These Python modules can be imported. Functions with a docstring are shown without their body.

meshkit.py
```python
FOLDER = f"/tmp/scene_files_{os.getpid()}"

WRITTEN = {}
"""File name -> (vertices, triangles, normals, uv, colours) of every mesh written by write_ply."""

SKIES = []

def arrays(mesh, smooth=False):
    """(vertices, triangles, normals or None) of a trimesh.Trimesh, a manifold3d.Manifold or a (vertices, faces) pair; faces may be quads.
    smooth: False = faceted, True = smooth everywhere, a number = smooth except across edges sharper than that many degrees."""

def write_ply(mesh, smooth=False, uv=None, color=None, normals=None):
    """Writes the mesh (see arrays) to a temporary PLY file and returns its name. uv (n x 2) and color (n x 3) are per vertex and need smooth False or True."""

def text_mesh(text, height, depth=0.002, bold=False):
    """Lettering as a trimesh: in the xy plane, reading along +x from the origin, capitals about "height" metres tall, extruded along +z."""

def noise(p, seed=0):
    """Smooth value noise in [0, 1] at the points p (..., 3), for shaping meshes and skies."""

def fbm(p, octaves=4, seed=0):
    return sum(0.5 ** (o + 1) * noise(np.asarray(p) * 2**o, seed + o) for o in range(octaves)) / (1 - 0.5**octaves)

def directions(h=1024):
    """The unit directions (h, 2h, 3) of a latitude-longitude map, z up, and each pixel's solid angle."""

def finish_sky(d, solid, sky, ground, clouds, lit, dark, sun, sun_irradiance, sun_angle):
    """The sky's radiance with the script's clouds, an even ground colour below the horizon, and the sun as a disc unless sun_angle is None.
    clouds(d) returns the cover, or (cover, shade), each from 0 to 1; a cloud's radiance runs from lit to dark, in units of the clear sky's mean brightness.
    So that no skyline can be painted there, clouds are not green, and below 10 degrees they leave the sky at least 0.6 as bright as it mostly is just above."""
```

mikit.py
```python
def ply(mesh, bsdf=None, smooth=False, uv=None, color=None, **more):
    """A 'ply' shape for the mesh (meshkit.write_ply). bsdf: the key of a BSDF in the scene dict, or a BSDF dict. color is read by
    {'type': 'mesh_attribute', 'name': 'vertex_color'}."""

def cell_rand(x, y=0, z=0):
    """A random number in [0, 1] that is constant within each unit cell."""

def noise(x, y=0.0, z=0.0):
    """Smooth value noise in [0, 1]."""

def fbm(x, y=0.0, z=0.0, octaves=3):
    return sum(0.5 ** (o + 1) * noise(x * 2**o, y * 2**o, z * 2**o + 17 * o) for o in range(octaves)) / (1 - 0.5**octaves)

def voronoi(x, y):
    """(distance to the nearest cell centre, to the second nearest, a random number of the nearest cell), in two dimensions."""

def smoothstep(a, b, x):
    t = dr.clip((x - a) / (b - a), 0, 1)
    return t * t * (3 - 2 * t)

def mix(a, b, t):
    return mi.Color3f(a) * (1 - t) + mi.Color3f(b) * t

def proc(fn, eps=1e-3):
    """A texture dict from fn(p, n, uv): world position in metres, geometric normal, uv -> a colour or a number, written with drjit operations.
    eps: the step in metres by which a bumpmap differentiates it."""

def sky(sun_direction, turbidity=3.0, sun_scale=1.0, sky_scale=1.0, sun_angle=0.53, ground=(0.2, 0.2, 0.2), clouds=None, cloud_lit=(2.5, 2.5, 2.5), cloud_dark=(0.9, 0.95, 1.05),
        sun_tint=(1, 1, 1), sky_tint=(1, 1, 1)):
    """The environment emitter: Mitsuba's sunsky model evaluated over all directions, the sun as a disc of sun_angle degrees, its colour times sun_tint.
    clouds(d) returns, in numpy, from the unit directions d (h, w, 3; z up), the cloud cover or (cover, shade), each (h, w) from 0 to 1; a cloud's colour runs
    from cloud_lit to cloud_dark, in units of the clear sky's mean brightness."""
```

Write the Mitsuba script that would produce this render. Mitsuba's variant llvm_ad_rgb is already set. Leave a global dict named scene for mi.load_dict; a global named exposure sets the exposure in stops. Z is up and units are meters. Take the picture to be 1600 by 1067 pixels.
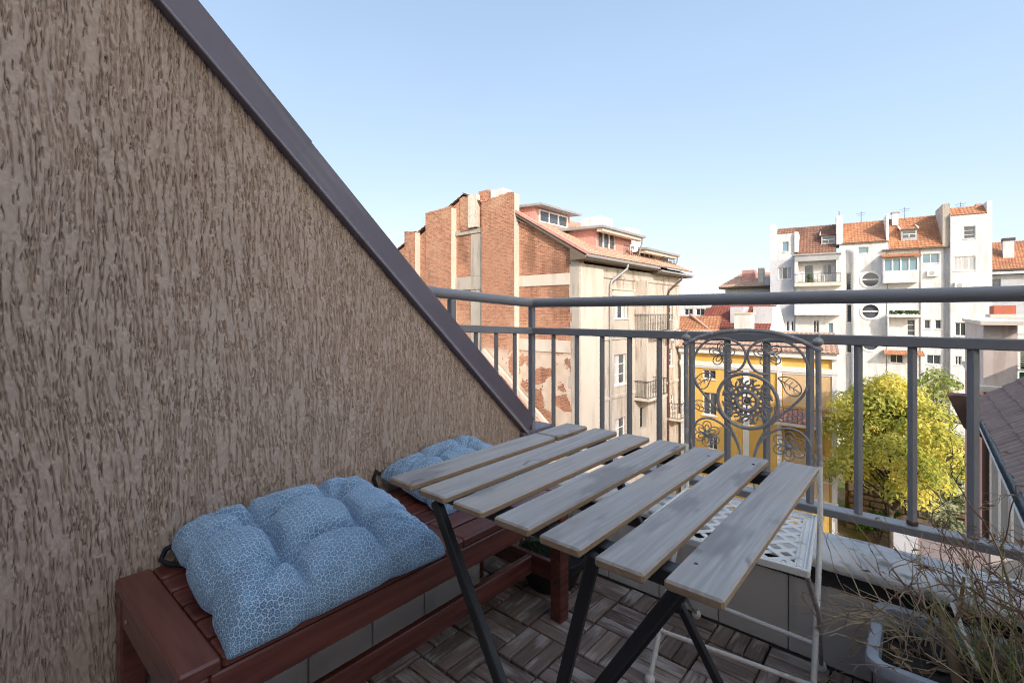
import math, random
import numpy as np
import trimesh
import drjit as dr
import mitsuba as mi
import mikit
from mikit import noise, fbm, voronoi, cell_rand, smoothstep, mix, proc

rng = random.Random(7)
scene, labels = {}, {}
T4 = mi.ScalarTransform4f

# ------------------------------------------------------------------ camera, sky, exposure
CAM_Z = 0.98
YAW = math.atan(650.0 / 756.0)                     # the camera looks left of the balcony's depth direction (+y)
FWD = (-math.sin(YAW), math.cos(YAW), 0.0)
scene['camera'] = {'type': 'perspective', 'fov': math.degrees(2 * math.atan(800.0 / 756.0)), 'fov_axis': 'x',
                   'near_clip': 0.02, 'far_clip': 3000.0, 'principal_point_offset_y': 0.0407,
                   'to_world': T4().look_at(origin=[0, 0, CAM_Z], target=[FWD[0], FWD[1], CAM_Z], up=[0, 0, 1])}
SUN_EL, SUN_AZ = math.radians(27), (0.80, -0.60)
SUN = (math.cos(SUN_EL) * SUN_AZ[0], math.cos(SUN_EL) * SUN_AZ[1], math.sin(SUN_EL))


def wisps(d):
    """very thin high haze veils, nearly a clear sky"""
    import meshkit
    q = np.stack([d[..., 0] / (d[..., 2] + .25) * 1.3, d[..., 1] / (d[..., 2] + .25) * 3.2, d[..., 2] * 0], -1)
    n = meshkit.fbm(q.reshape(-1, 3) * 1.1).reshape(d.shape[:2])
    n = (n - n.min()) / (np.ptp(n) + 1e-9)
    return 0.22 + 0.12 * np.clip((n - .4) / .5, 0, 1)


scene['sky'] = mikit.sky(SUN, turbidity=7.0, sun_scale=0.34, sky_scale=1.0, sky_tint=(1.0, .95, .91), cloud_lit=(.56, .79, 1.08), sun_tint=(1.0, 1.16, 1.62), clouds=wisps,
                         ground=(.22, .20, .18))
exposure = 3.34

# ------------------------------------------------------------------ helpers
def numbered(key):
    if key not in used:
        used[key] = 0
        return key
    used[key] += 1
    return '%s_%03d' % (key, used[key])


used = {}


def thing(name, label, cat, group=None, kind=None):
    key = numbered(name)
    labels[key] = {'label': label, 'category': cat}
    if group:
        labels[key]['group'] = group
    if kind:
        labels[key]['kind'] = kind
    return key


def put(key, mesh, mat, smooth=False, **kw):
    scene[key] = mikit.ply(mesh.get() if isinstance(mesh, MB) else mesh, mat, smooth=smooth, **kw)
    return key


def part(root, name, mesh, mat, smooth=False, label=None, kind=None, **kw):
    key = numbered(root + '__' + name)
    put(key, mesh, mat, smooth, **kw)
    d = {}
    if label:
        d['label'] = label
    if kind:
        d['kind'] = kind
    if d:
        labels[key] = d
    return key


def copy_part(root, name, src, to_world, label=None):
    """one more part of the same mesh and material, placed elsewhere"""
    key = numbered(root + '__' + name)
    scene[key] = {**scene[src], 'to_world': to_world}
    if label:
        labels[key] = {'label': label}
    return key


def solo(name, mesh, mat, label, cat, smooth=False, group=None, kind=None, **kw):
    key = thing(name, label, cat, group, kind)
    put(key, mesh, mat, smooth, **kw)
    return key


def struct(name, mesh, mat, smooth=False, **kw):
    key = numbered(name)
    put(key, mesh, mat, smooth, **kw)
    labels[key] = {'kind': 'structure', 'label': name.replace('_', ' ')}
    return key


def _template():
    v = []
    for sx in (-1, 1):
        for sy in (-1, 1):
            for sz in (-1, 1):
                for k in range(3):
                    v.append([(s * (1.0 if i == k else .8)) for i, s in enumerate((sx, sy, sz))])
    v = np.array(v)
    h = trimesh.Trimesh(v, process=False).convex_hull
    # map hull vertices back to template order
    idx = [int(np.argmin(np.linalg.norm(v - p, axis=1))) for p in h.vertices]
    f = np.array(idx)[h.faces]
    a, b, c = v[f[:, 0]], v[f[:, 1]], v[f[:, 2]]
    flip = np.einsum('ij,ij->i', np.cross(b - a, c - a), a + b + c) < 0
    f[flip] = f[flip][:, ::-1]
    return np.sign(v), (np.abs(v) < .9), f


BS, BI, BF = _template()
CUBE_F = np.array([[0, 2, 3], [0, 3, 1], [4, 5, 7], [4, 7, 6], [0, 1, 5], [0, 5, 4], [2, 6, 7], [2, 7, 3], [0, 4, 6], [0, 6, 2], [1, 3, 7], [1, 7, 5]])
CUBE_V = np.array([[x, y, z] for x in (-1, 1) for y in (-1, 1) for z in (-1, 1)], float)


class MB:
    """collects pieces into one mesh"""

    def __init__(s):
        s.v, s.f, s.n = [], [], 0

    def add(s, v, f):
        v = np.asarray(v, float)
        s.v.append(v)
        s.f.append(np.asarray(f, int) + s.n)
        s.n += len(v)
        return s

    def tri(s, m):
        return s.add(m.vertices, m.faces)

    def cbox(s, c, size, ch=.003, R=None):
        h = np.asarray(size, float) / 2
        if ch <= 0:
            v, f = CUBE_V * h, CUBE_F
        else:
            v, f = BS * (h - np.minimum(ch, h * .45) * BI), BF
        if R is not None:
            v = v @ np.asarray(R).T
        return s.add(v + np.asarray(c, float), f)

    def box(s, x0, x1, y0, y1, z0, z1, ch=0.0):
        return s.cbox(((x0 + x1) / 2, (y0 + y1) / 2, (z0 + z1) / 2), (abs(x1 - x0), abs(y1 - y0), abs(z1 - z0)), ch)

    def bar(s, p, q, w, h, ch=.002, side=(0, 0, 1)):
        """bar from p to q; h measured along 'side' (made perpendicular), w across it"""
        p, q = np.asarray(p, float), np.asarray(q, float)
        t = q - p
        L = np.linalg.norm(t)
        t /= L
        u = np.asarray(side, float) - t * np.dot(side, t)
        u /= np.linalg.norm(u)
        w_ = np.cross(u, t)
        return s.cbox((p + q) / 2, (w, L, h), ch, np.stack([w_, t, u], 1) * 1.0)

    def tube(s, pts, r, sides=8, closed=False, cap=True):
        p = np.asarray(pts, float)
        n = len(p)
        r = np.broadcast_to(np.asarray(r, float), (n,))
        if closed:
            t = np.roll(p, -1, 0) - np.roll(p, 1, 0)
        else:
            t = np.gradient(p, axis=0)
        t /= np.linalg.norm(t, axis=1, keepdims=True) + 1e-12
        a = np.array([0, 0, 1.]) if abs(t[0][2]) < .9 else np.array([1., 0, 0])
        a = a - t[0] * a.dot(t[0])
        a /= np.linalg.norm(a)
        ang = np.arange(sides) * 2 * np.pi / sides
        rings = []
        for i in range(n):
            a = a - t[i] * a.dot(t[i])
            a /= np.linalg.norm(a) + 1e-12
            b = np.cross(t[i], a)
            rings.append(p[i] + r[i] * (np.cos(ang)[:, None] * a + np.sin(ang)[:, None] * b))
        v = np.concatenate(rings)
        f = []
        m = n if closed else n - 1
        for i in range(m):
            j = (i + 1) % n
            for k in range(sides):
                l = (k + 1) % sides
                f += [[i * sides + k, j * sides + l, j * sides + k], [i * sides + k, i * sides + l, j * sides + l]]
        if cap and not closed:
            for i, o in ((0, 1), (n - 1, -1)):
                for k in range(1, sides - 1):
                    tri = [i * sides, i * sides + k, i * sides + k + 1]
                    f.append(tri[::-1] if o > 0 else tri)
        return s.add(v, f)

    def lathe(s, c, prof, sides=16, axis=(0, 0, 1)):
        z = np.asarray(axis, float) / np.linalg.norm(axis)
        x = np.cross(z, [0, 1, 0] if abs(z[1]) < .9 else [1, 0, 0])
        x /= np.linalg.norm(x)
        y = np.cross(z, x)
        ang = np.arange(sides) * 2 * np.pi / sides
        v = np.concatenate([np.asarray(c) + z * h + max(r, 1e-4) * (np.cos(ang)[:, None] * x + np.sin(ang)[:, None] * y) for r, h in prof])
        f = []
        for i in range(len(prof) - 1):
            for k in range(sides):
                l = (k + 1) % sides
                f += [[i * sides + k, i * sides + l, (i + 1) * sides + l], [i * sides + k, (i + 1) * sides + l, (i + 1) * sides + k]]
        return s.add(v, f)

    def quad(s, a, b, c, d):
        return s.add([a, b, c, d], [[0, 1, 2], [0, 2, 3]])

    def prism(s, poly, h, O=(0, 0, 0), X=(1, 0, 0), Y=(0, 1, 0), holes=()):
        """polygon in the X-Y plane at O, extruded by h along X x Y"""
        import shapely.geometry as sg
        m = trimesh.creation.extrude_polygon(sg.Polygon(poly, holes), h)
        X, Y = np.asarray(X, float), np.asarray(Y, float)
        v = m.vertices @ np.stack([X, Y, np.cross(X, Y)])
        return s.add(v + np.asarray(O, float), m.faces)

    def get(s):
        return np.concatenate(s.v), np.concatenate(s.f)


def rotz(a):
    c, s_ = math.cos(a), math.sin(a)
    return np.array([[c, -s_, 0], [s_, c, 0], [0, 0, 1.]])


def P(name, color, rough=.6, metallic=0.0, spec=.5, bump=None, bscale=.001, **kw):
    """a principled material; color is an rgb or a function (p, n, uv)"""
    b = {'type': 'principled', 'base_color': proc(color) if callable(color) else {'type': 'rgb', 'value': list(color)},
         'roughness': proc(rough) if callable(rough) else rough, 'metallic': metallic, 'specular': spec}
    b.update(kw)
    if bump is not None:
        b = {'type': 'bumpmap', 'arbitrary': proc(bump, eps=bscale), 'scale': 1.0, 'bsdf': b}
    scene['mat_' + name] = {'type': 'twosided', 'bsdf': b}
    return 'mat_' + name


def N(fn, *a):
    """numpy noise through meshkit"""
    import meshkit
    return meshkit.noise(np.stack(a, -1).reshape(-1, 3)).reshape(np.shape(a[0]))
# ------------------------------------------------------------------ materials of the balcony
import meshkit


def col_plaster(p, n, uv):
    a = fbm(p.y * 3, p.z * 3, p.x, 3)
    g = noise(p.y * 160, p.z * 90, p.x * 100)
    c = mix((.415, .322, .270), (.50, .398, .338), a)
    return c * (.88 + .2 * g)


P('plaster', col_plaster, .8, spec=.3, bump=lambda p, n, uv: .0009 * noise(p.y * 420, p.z * 260, p.x * 300) + .0005 * noise(p.y * 900, p.z * 700, p.x * 800), bscale=.0006)
P('coping', lambda p, n, uv: mix(mix((.100, .086, .112), (.158, .138, .178), fbm(p.x * 6, p.y * 3, p.z * 3, 4)), (.22, .20, .21), .6 * smoothstep(.55, .8, fbm((p.y + p.z) * 40, (p.y - p.z) * 3, p.x * 9, 3))), .38, spec=.5)
P('coping_lip', (.24, .22, .25), .3)


def col_rail(p, n, uv):
    a = fbm(p.x * 9, p.y * 9, p.z * 9, 3)
    s = smoothstep(.62, .75, noise(p.x * 40, p.y * 40, p.z * 40))
    c = mix((.185, .187, .205), (.25, .253, .272), a)
    c = mix(c, (.21, .21, .235), s * .35)
    dust = smoothstep(.45, .8, n.z) * (.12 + .2 * noise(p.x * 14, p.y * 30, 2.0))
    return mix(c, (.36, .35, .34), dust)


P('rail', col_rail, .42, spec=.5, bump=lambda p, n, uv: .00025 * noise(p.x * 130, p.y * 130, p.z * 130), bscale=.002)
P('rust', lambda p, n, uv: mix((.12, .05, .03), (.05, .035, .03), fbm(p.x * 60, p.y * 60, p.z * 60)), .8)


def col_conc(p, n, uv):
    a = fbm(p.x * 8, p.y * 8, p.z * 8, 4)
    b = smoothstep(.55, .75, fbm(p.x * 25 + 7, p.y * 25, p.z * 25, 3))
    return mix(mix((.44, .43, .43), (.66, .65, .64), dr.clip(2 * a - .5, 0, 1)), (.17, .155, .14), b * .85)


P('conc', col_conc, .8, spec=.3, bump=lambda p, n, uv: .003 * fbm(p.x * 45, p.y * 45, p.z * 45, 3), bscale=.002)
P('bitumen', lambda p, n, uv: mix((.02, .02, .022), (.05, .05, .052), fbm(p.x * 20, p.y * 20, p.z * 20)), .6, bump=lambda p, n, uv: .004 * fbm(p.x * 25, p.y * 25, p.z * 60, 2), bscale=.003)


def col_tile(p, n, uv):
    a = fbm(p.x * 7, p.y * 7, p.z * 7, 3)
    s = smoothstep(.5, .8, noise(p.x * 30, p.y * 30, p.z * 6))
    return mix((.50, .475, .455), (.57, .545, .525), a) * (1 - .12 * s)


P('tile', col_tile, .35, spec=.5)
P('grout', (.19, .185, .18), .9)


def col_deck(p, n, uv):
    kx, ky = dr.floor((p.x + .952) / .15), dr.floor((p.y + .013) / .15)
    par = (kx + ky) - 2 * dr.floor((kx + ky) / 2)
    lx, ly = (p.x + .952) / .15 - kx, (p.y + .013) / .15 - ky
    along_y = par > .5
    sl = dr.floor(dr.select(along_y, lx, ly) * 3)
    u = dr.select(along_y, p.y, p.x)
    v = dr.select(along_y, p.x, p.y)
    r = cell_rand(kx, ky, sl)
    r2 = cell_rand(kx + 40, ky, sl)
    g = fbm(u * 9 + r * 70, v * 190, 0.0, 3)
    g2 = fbm(u * 22 + r * 30, v * 420, 3.0, 2)
    w = smoothstep(.46, .80, fbm(u * 12 + r * 11, v * 30 + r * 5, 1.0, 3) + .22 * (r2 - .5) + .3 * (g2 - .5))
    c = mix((.135, .094, .080), (.29, .222, .195), g) * (.70 + .6 * r)
    return mix(c, (.50, .455, .44), w * .85 * (.4 + .7 * g2))


P('deck', col_deck, .7, spec=.35, bump=lambda p, n, uv: .0012 * noise(p.x * 260, p.y * 260, p.z), bscale=.001)
P('deck_base', (.012, .012, .013), .8)


def wood_red(p, n, uv):
    g = fbm(p.y * 7, p.x * 90, p.z * 90, 3)
    k = fbm(p.y * 3 + 5, p.x * 22, p.z * 22, 2)
    return mix((.062, .016, .012), (.175, .053, .040), dr.clip((g * .6 + k * .4 - .5) * 1.7 + .5, 0, 1))


def wood_red_x(p, n, uv):
    g = fbm(p.x * 7, p.y * 90, p.z * 90, 3)
    k = fbm(p.x * 3 + 5, p.y * 22, p.z * 22, 2)
    return mix((.078, .022, .017), (.170, .055, .042), dr.clip((g * .6 + k * .4 - .5) * 1.7 + .5, 0, 1))


P('red', wood_red, .30, spec=.6, clearcoat=.35, clearcoat_gloss=.7, bump=lambda p, n, uv: .0005 * fbm(p.y * 10, p.x * 160, p.z * 160, 2), bscale=.001)
P('red_x', wood_red_x, .30, spec=.6, clearcoat=.35, clearcoat_gloss=.7, bump=lambda p, n, uv: .0005 * fbm(p.x * 10, p.y * 160, p.z * 160, 2), bscale=.001)


def col_table(p, n, uv):
    k = dr.floor((p.x + .72) / .0815)
    r = cell_rand(k, 3)
    y = p.y + r * 9
    wob = .010 * noise(y * 3, k * 3.3) + .003 * noise(y * 15, k * 5.1)
    g = fbm(y * 3.5, (p.x + wob) * 105 + r * 30, p.z * 40, 3)
    g2 = fbm(y * 13, (p.x + wob) * 300, p.z * 60, 2)
    c = mix((.285, .257, .24), (.42, .397, .388), dr.clip((.5 * g + .5 * g2 - .5) * 1.6 + .5, 0, 1))
    c = mix(c, (.40, .345, .30), smoothstep(.5, .75, fbm(y * 5, p.x * 14, k + 4, 3)) * .6)
    # darker weather blotches, streaks along the grain and a few knots
    b = smoothstep(.55, .74, fbm(y * 8 + 3, p.x * 22, k, 4))
    c = mix(c, (.20, .18, .175), b * .7)
    st = smoothstep(.66, .80, fbm(y * 3 + 7, (p.x + wob) * 160, k + 2, 2))
    c = mix(c, (.25, .225, .21), st * .28)
    d1, d2, q = voronoi(y * 3.1, (p.x + .72) / .0815 * 1.3 + .35 * noise(y * 30, p.x * 60))
    kn = (1 - smoothstep(.02, .13, d1 + .10 * (noise(y * 90, p.x * 90) - .5))) * dr.select(q > .66, 1.0, 0.0)
    c = mix(c, (.10, .085, .08), kn * .7)
    # the sawn sides keep the brown of the wood
    e = smoothstep(.80, .45, dr.abs(n.z))
    brown = mix((.24, .155, .095), (.38, .265, .175), g)
    return mix(c, brown, e)


P('table', col_table, .5, spec=.5, bump=lambda p, n, uv: .0009 * fbm(p.y * 12, p.x * 300, p.z * 200, 2), bscale=.001)
P('black', lambda p, n, uv: mix((.010, .011, .014), (.022, .023, .027), noise(p.x * 30, p.y * 30, p.z * 30)), .42, spec=.5)


def col_white(p, n, uv):
    a = smoothstep(.60, .78, fbm(p.x * 35, p.y * 35, p.z * 35, 3))
    b = fbm(p.x * 9, p.y * 9, p.z * 9, 2)
    return mix(mix((.62, .61, .60), (.74, .73, .71), b), (.33, .30, .27), a * .5)


P('white_iron', col_white, .5)
P('grey_iron', lambda p, n, uv: mix(mix((.25, .24, .245), (.36, .345, .345), fbm(p.x * 30, p.y * 30, p.z * 30, 3)), (.50, .49, .48), smoothstep(.62, .8, noise(p.x * 90, p.y * 90, p.z * 90)) * .5), .5)
P('foot', (.78, .77, .74), .5)


def flowers(x, y):
    """like voronoi, on a loosened hexagonal lattice: (distance to the nearest flower centre, to the second nearest, dx, dy, random)"""
    first, second, ox, oy, which = mi.Float(9), mi.Float(9), mi.Float(0), mi.Float(0), mi.Float(0)
    for b in (-1, 0, 1):
        cy = dr.floor(y) + b
        sh = (cy - 2 * dr.floor(cy / 2)) * .5
        for a in (-1, 0, 1):
            cx = dr.floor(x - sh) + a
            px = cx + sh + .5 + .42 * (cell_rand(cx, cy, 1) - .5)
            py = cy + .5 + .42 * (cell_rand(cx, cy, 2) - .5)
            d = dr.sqrt(dr.square(px - x) + dr.square((py - y) * .9))
            second = dr.select(d < first, first, dr.minimum(second, d))
            near = d < first
            ox, oy, which = dr.select(near, x - px, ox), dr.select(near, y - py, oy), dr.select(near, cell_rand(cx, cy, 3), which)
            first = dr.minimum(first, d)
    return first, second, ox, oy, which


def col_cushion(p, n, uv):
    x, y = uv.x * 90.0, uv.y * 101.0
    d1, d2, ox, oy, q = flowers(x, y)
    w = .16 + .10 * noise(x * 2.1, y * 2.1, 4.0)
    line = 1 - smoothstep(w * .35, w * .9, d2 - d1)
    a = dr.atan2(oy, ox)
    petal = smoothstep(.10, .75, dr.cos(a * 6 + q * 6.28)) * smoothstep(.14, .20, d1) * smoothstep(.44, .36, d1)
    core = smoothstep(.13, .06, d1)
    ink = mix((.070, .165, .315), (.13, .265, .44), noise(x * .35, y * .35, 2.0))
    v = dr.clip(.92 * line + .62 * petal + .7 * core, 0, 1) * (.62 + .38 * noise(x * 6, y * 6))
    thread = .90 + .2 * noise(uv.x * 900, uv.y * 900)
    return mix(ink, (.70, .81, .90), v * .9) * thread


P('cushion', col_cushion, .9, spec=.1, sheen=.3, bump=lambda p, n, uv: .0005 * noise(p.x * 420, p.y * 420, p.z * 420), bscale=.001)
P('strap', (.012, .013, .02), .8)
P('planter', lambda p, n, uv: mix((.27, .295, .35), (.34, .37, .43), fbm(p.x * 12, p.y * 12, p.z * 12)), .4)
P('soil', lambda p, n, uv: mix((.018, .014, .012), (.055, .042, .034), fbm(p.x * 60, p.y * 60, p.z * 60)), .95)
P('straw', lambda p, n, uv: mix((.34, .25, .15), (.60, .49, .33), noise(p.x * 25, p.y * 25, p.z * 25)), .8)
P('twig', lambda p, n, uv: mix((.13, .085, .06), (.32, .22, .15), noise(p.x * 30, p.y * 30, p.z * 30)), .85)
P('red_twig', lambda p, n, uv: mix((.14, .035, .04), (.22, .08, .075), noise(p.x * 30, p.y * 30, p.z * 30)), .8)
P('grass', lambda p, n, uv: mix((.10, .15, .035), (.27, .28, .10), noise(p.x * 22, p.y * 22, p.z * 22)), .7)
P('dead_leaf', lambda p, n, uv: mix((.12, .065, .035), (.26, .17, .10), noise(p.x * 40, p.y * 40, p.z * 40)), .85)
P('leaf', lambda p, n, uv: mix((.022, .05, .014), (.06, .10, .03), noise(p.x * 40, p.y * 40, p.z * 40)), .55)
P('dark_plastic', (.02, .02, .022), .5)

# ------------------------------------------------------------------ left side wall with its raking coping
WX = -1.31
RK = .9266                                       # rise of the coping
FY, FZ = 1.586, .477                             # its foot


def ztop(y):
    return FZ + RK * (FY - y)


w = thing('side_wall', 'brown grooved-plaster side wall with a sloping dark metal coping, left of the bench', 'wall')
ny, nz = 1280, 570
yy = np.linspace(-.02, 1.60, ny)
vv = np.linspace(0, 1, nz)
Y, V = np.meshgrid(yy, vv, indexing='ij')
Z = .19 + (np.maximum(ztop(Y) + .03, .30) - .19) * V


def nz3(s1, s2, off, y=None, z=None):
    y, z = (Y if y is None else y), (Z if z is None else z)
    return 2 * meshkit.noise(np.stack([y * s1, z * s2, np.full_like(y, off)], -1).reshape(-1, 3)).reshape(y.shape) - 1


def ss(a, b, x):
    t = np.clip((x - a) / (b - a), 0, 1)
    return t * t * (3 - 2 * t)


def groove_fn(Y, Z, N3, ss, seed=4):
    """relief of scratched 'bark' plaster: thousands of short, wandering, mostly vertical furrows left by rolling grains"""
    r = np.random.default_rng(seed)
    out = np.zeros_like(Y)
    bump = np.zeros_like(Y)
    y0g, y1g = Y[0, 0], Y[-1, 0]
    dy = Y[1, 0] - Y[0, 0]
    zmin, zmax = Z.min(), Z.max()
    n = int(5600 * (y1g - y0g) * (zmax - zmin))
    cy, cz = r.uniform(y0g, y1g, n), r.uniform(zmin, zmax, n)
    # where the trowel pressed: dense and nearly bare areas
    import meshkit
    q = lambda a, b, o: 2 * meshkit.noise(np.stack([cy * a, cz * b, np.full(n, o)], -1)) - 1
    dens = .74 + .20 * q(6, 4, 11.0) + .42 * q(26, 13, 12.0)
    lean = .06 * q(3, 3, 13.0) + .10 * q(12, 8, 14.0)
    for k in range(n):
        if r.random() > dens[k] + .12:
            continue
        L = min(.20, .014 + r.exponential(.040))
        w = r.uniform(.0007, .0013) * (1.15 if L > .04 else .9)
        dp = r.uniform(.0034, .0080)
        sl = lean[k] + r.normal() * .05
        wob, ph, fr = r.normal() * .0010, r.uniform(0, 6.28), r.uniform(40, 110)
        i0, i1 = int((cy[k] - .02 - L * .35 - y0g) / dy), int((cy[k] + .02 + L * .35 - y0g) / dy) + 1
        i0, i1 = max(i0, 0), min(i1, Y.shape[0])
        if i1 - i0 < 3:
            continue
        im = (i0 + i1) // 2
        zc = Z[im]
        dz = (zc[-1] - zc[0]) / (len(zc) - 1)
        j0, j1 = max(0, int((cz[k] - L / 2 - zc[0]) / dz) - 3), min(len(zc), int((cz[k] + L / 2 - zc[0]) / dz) + 4)
        if j1 - j0 < 3:
            continue
        yy_, zz_ = Y[i0:i1, j0:j1], Z[i0:i1, j0:j1]
        t = (zz_ - cz[k]) / L + .5
        path = cy[k] + sl * (zz_ - cz[k]) + wob * np.sin(zz_ * fr + ph) + .5 * wob * np.sin(zz_ * fr * 2.7 + 2 * ph)
        d = np.abs(yy_ - path) / w
        along_ = ss(0, .12, t) * (1 - ss(.86, 1.0, t)) * (.75 + .25 * np.sin(zz_ * 170 + ph))
        g = dp * along_ * (1 - ss(.55, 1.35, d))
        out[i0:i1, j0:j1] = np.maximum(out[i0:i1, j0:j1], g)
        b = .0012 * along_ * np.exp(-((np.abs(d - 2.1)) / .7) ** 2)
        bump[i0:i1, j0:j1] = np.maximum(bump[i0:i1, j0:j1], b)
    grain = .0011 * N3(190, 140, 60.0) * (.4 + .6 * ss(-.3, .3, N3(20, 12, 62.0))) + .0008 * N3(45, 28, 61.0)
    return bump - out + grain + .0012 * N3(3, 2, 66.0)


H = groove_fn(Y, Z, nz3, ss)
vert = np.stack([WX + H, Y, Z], -1).reshape(-1, 3)
ii, jj = np.meshgrid(np.arange(ny - 1), np.arange(nz - 1), indexing='ij')
a = (ii * nz + jj).ravel()
faces = np.concatenate([np.stack([a, a + nz, a + nz + 1], 1), np.stack([a, a + nz + 1, a + 1], 1)])
part(w, 'plaster', (vert, faces), 'mat_plaster', smooth=True)
m = MB()                                         # wall core and the part behind the photographer
m.prism([(-.9, 0), (1.586, 0), (1.586, FZ), (-.9, ztop(-.9))], .13, O=(WX - .005, 0, 0), X=(0, 1, 0), Y=(0, 0, 1)) if False else None
for y0, y1 in ((-1.9, 1.586),):
    vs = [(-1.45, y0, -.2), (-1.45, y1, -.2), (-1.45, y1, ztop(y1)), (-1.45, y0, ztop(y0)), (WX - .012, y0, -.2), (WX - .012, y1, -.2), (WX - .012, y1, ztop(y1)), (WX - .012, y0, ztop(y0))]
    m.add(vs, [[0, 1, 2], [0, 2, 3], [4, 6, 5], [4, 7, 6], [0, 4, 5], [0, 5, 1], [1, 5, 6], [1, 6, 2], [2, 6, 7], [2, 7, 3], [3, 7, 4], [3, 4, 0]])
part(w, 'wall_core', m, 'mat_plaster')
m = MB()
m.add([(WX, -1.9, .19), (WX, -.02, .19), (WX, -.02, ztop(-.02) + .02), (WX, -1.9, ztop(-1.9) + .02)], [[0, 1, 2], [0, 2, 3]])
part(w, 'plain_plaster', m, 'mat_plaster')
for k in range(16):                              # tiled ledge along the foot of the wall
    y0 = -1.644 + .1865 * k
    y1 = min(y0 + .1840, 1.212)
    if y1 - y0 < .02:
        break
    m = MB().box(-1.204, -1.190, y0 + .0015, y1, .002, .196, .002)
    part(w, 'ledge_tile', m, 'mat_tile')
part(w, 'ledge', MB().box(-1.315, -1.2045, -1.9, 1.206, -.2, .196, .003), 'mat_grout')
part(w, 'ledge_end_tile', MB().box(-1.308, -1.206, 1.2065, 1.216, .002, .194, .002), 'mat_tile')

RV, NV = np.array([0, -.7335, .6797]), np.array([0, .6797, .7335])
O = np.array([0, FY, FZ])
prof = [(-1.283, .000), (-1.281, .004), (-1.287, .013), (-1.290, .018), (-1.290, .080), (-1.296, .084), (-1.470, .084), (-1.470, .0)]
seam = (FY - .575) / .7335
for k, (a0, a1, gr) in enumerate(((-.012, seam, 0), (seam - .03, 4.72, .0022))):
    pr = [(x + (gr if x > -1.4 else -gr), h + (gr if h > .05 else 0)) for x, h in prof]
    m = MB().prism(pr, a1 - a0, O=O + RV * a0, X=(1, 0, 0), Y=NV)
    cp = part(w, 'coping', m, 'mat_coping', smooth=20)
m = MB().tube([O + RV * -.01 + NV * .004 + (-1.2825, 0, 0), O + RV * 4.72 + NV * .004 + (-1.2825, 0, 0)], .0042, 6)
part(cp, 'drip_edge', m, 'mat_coping_lip', smooth=True)
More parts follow.
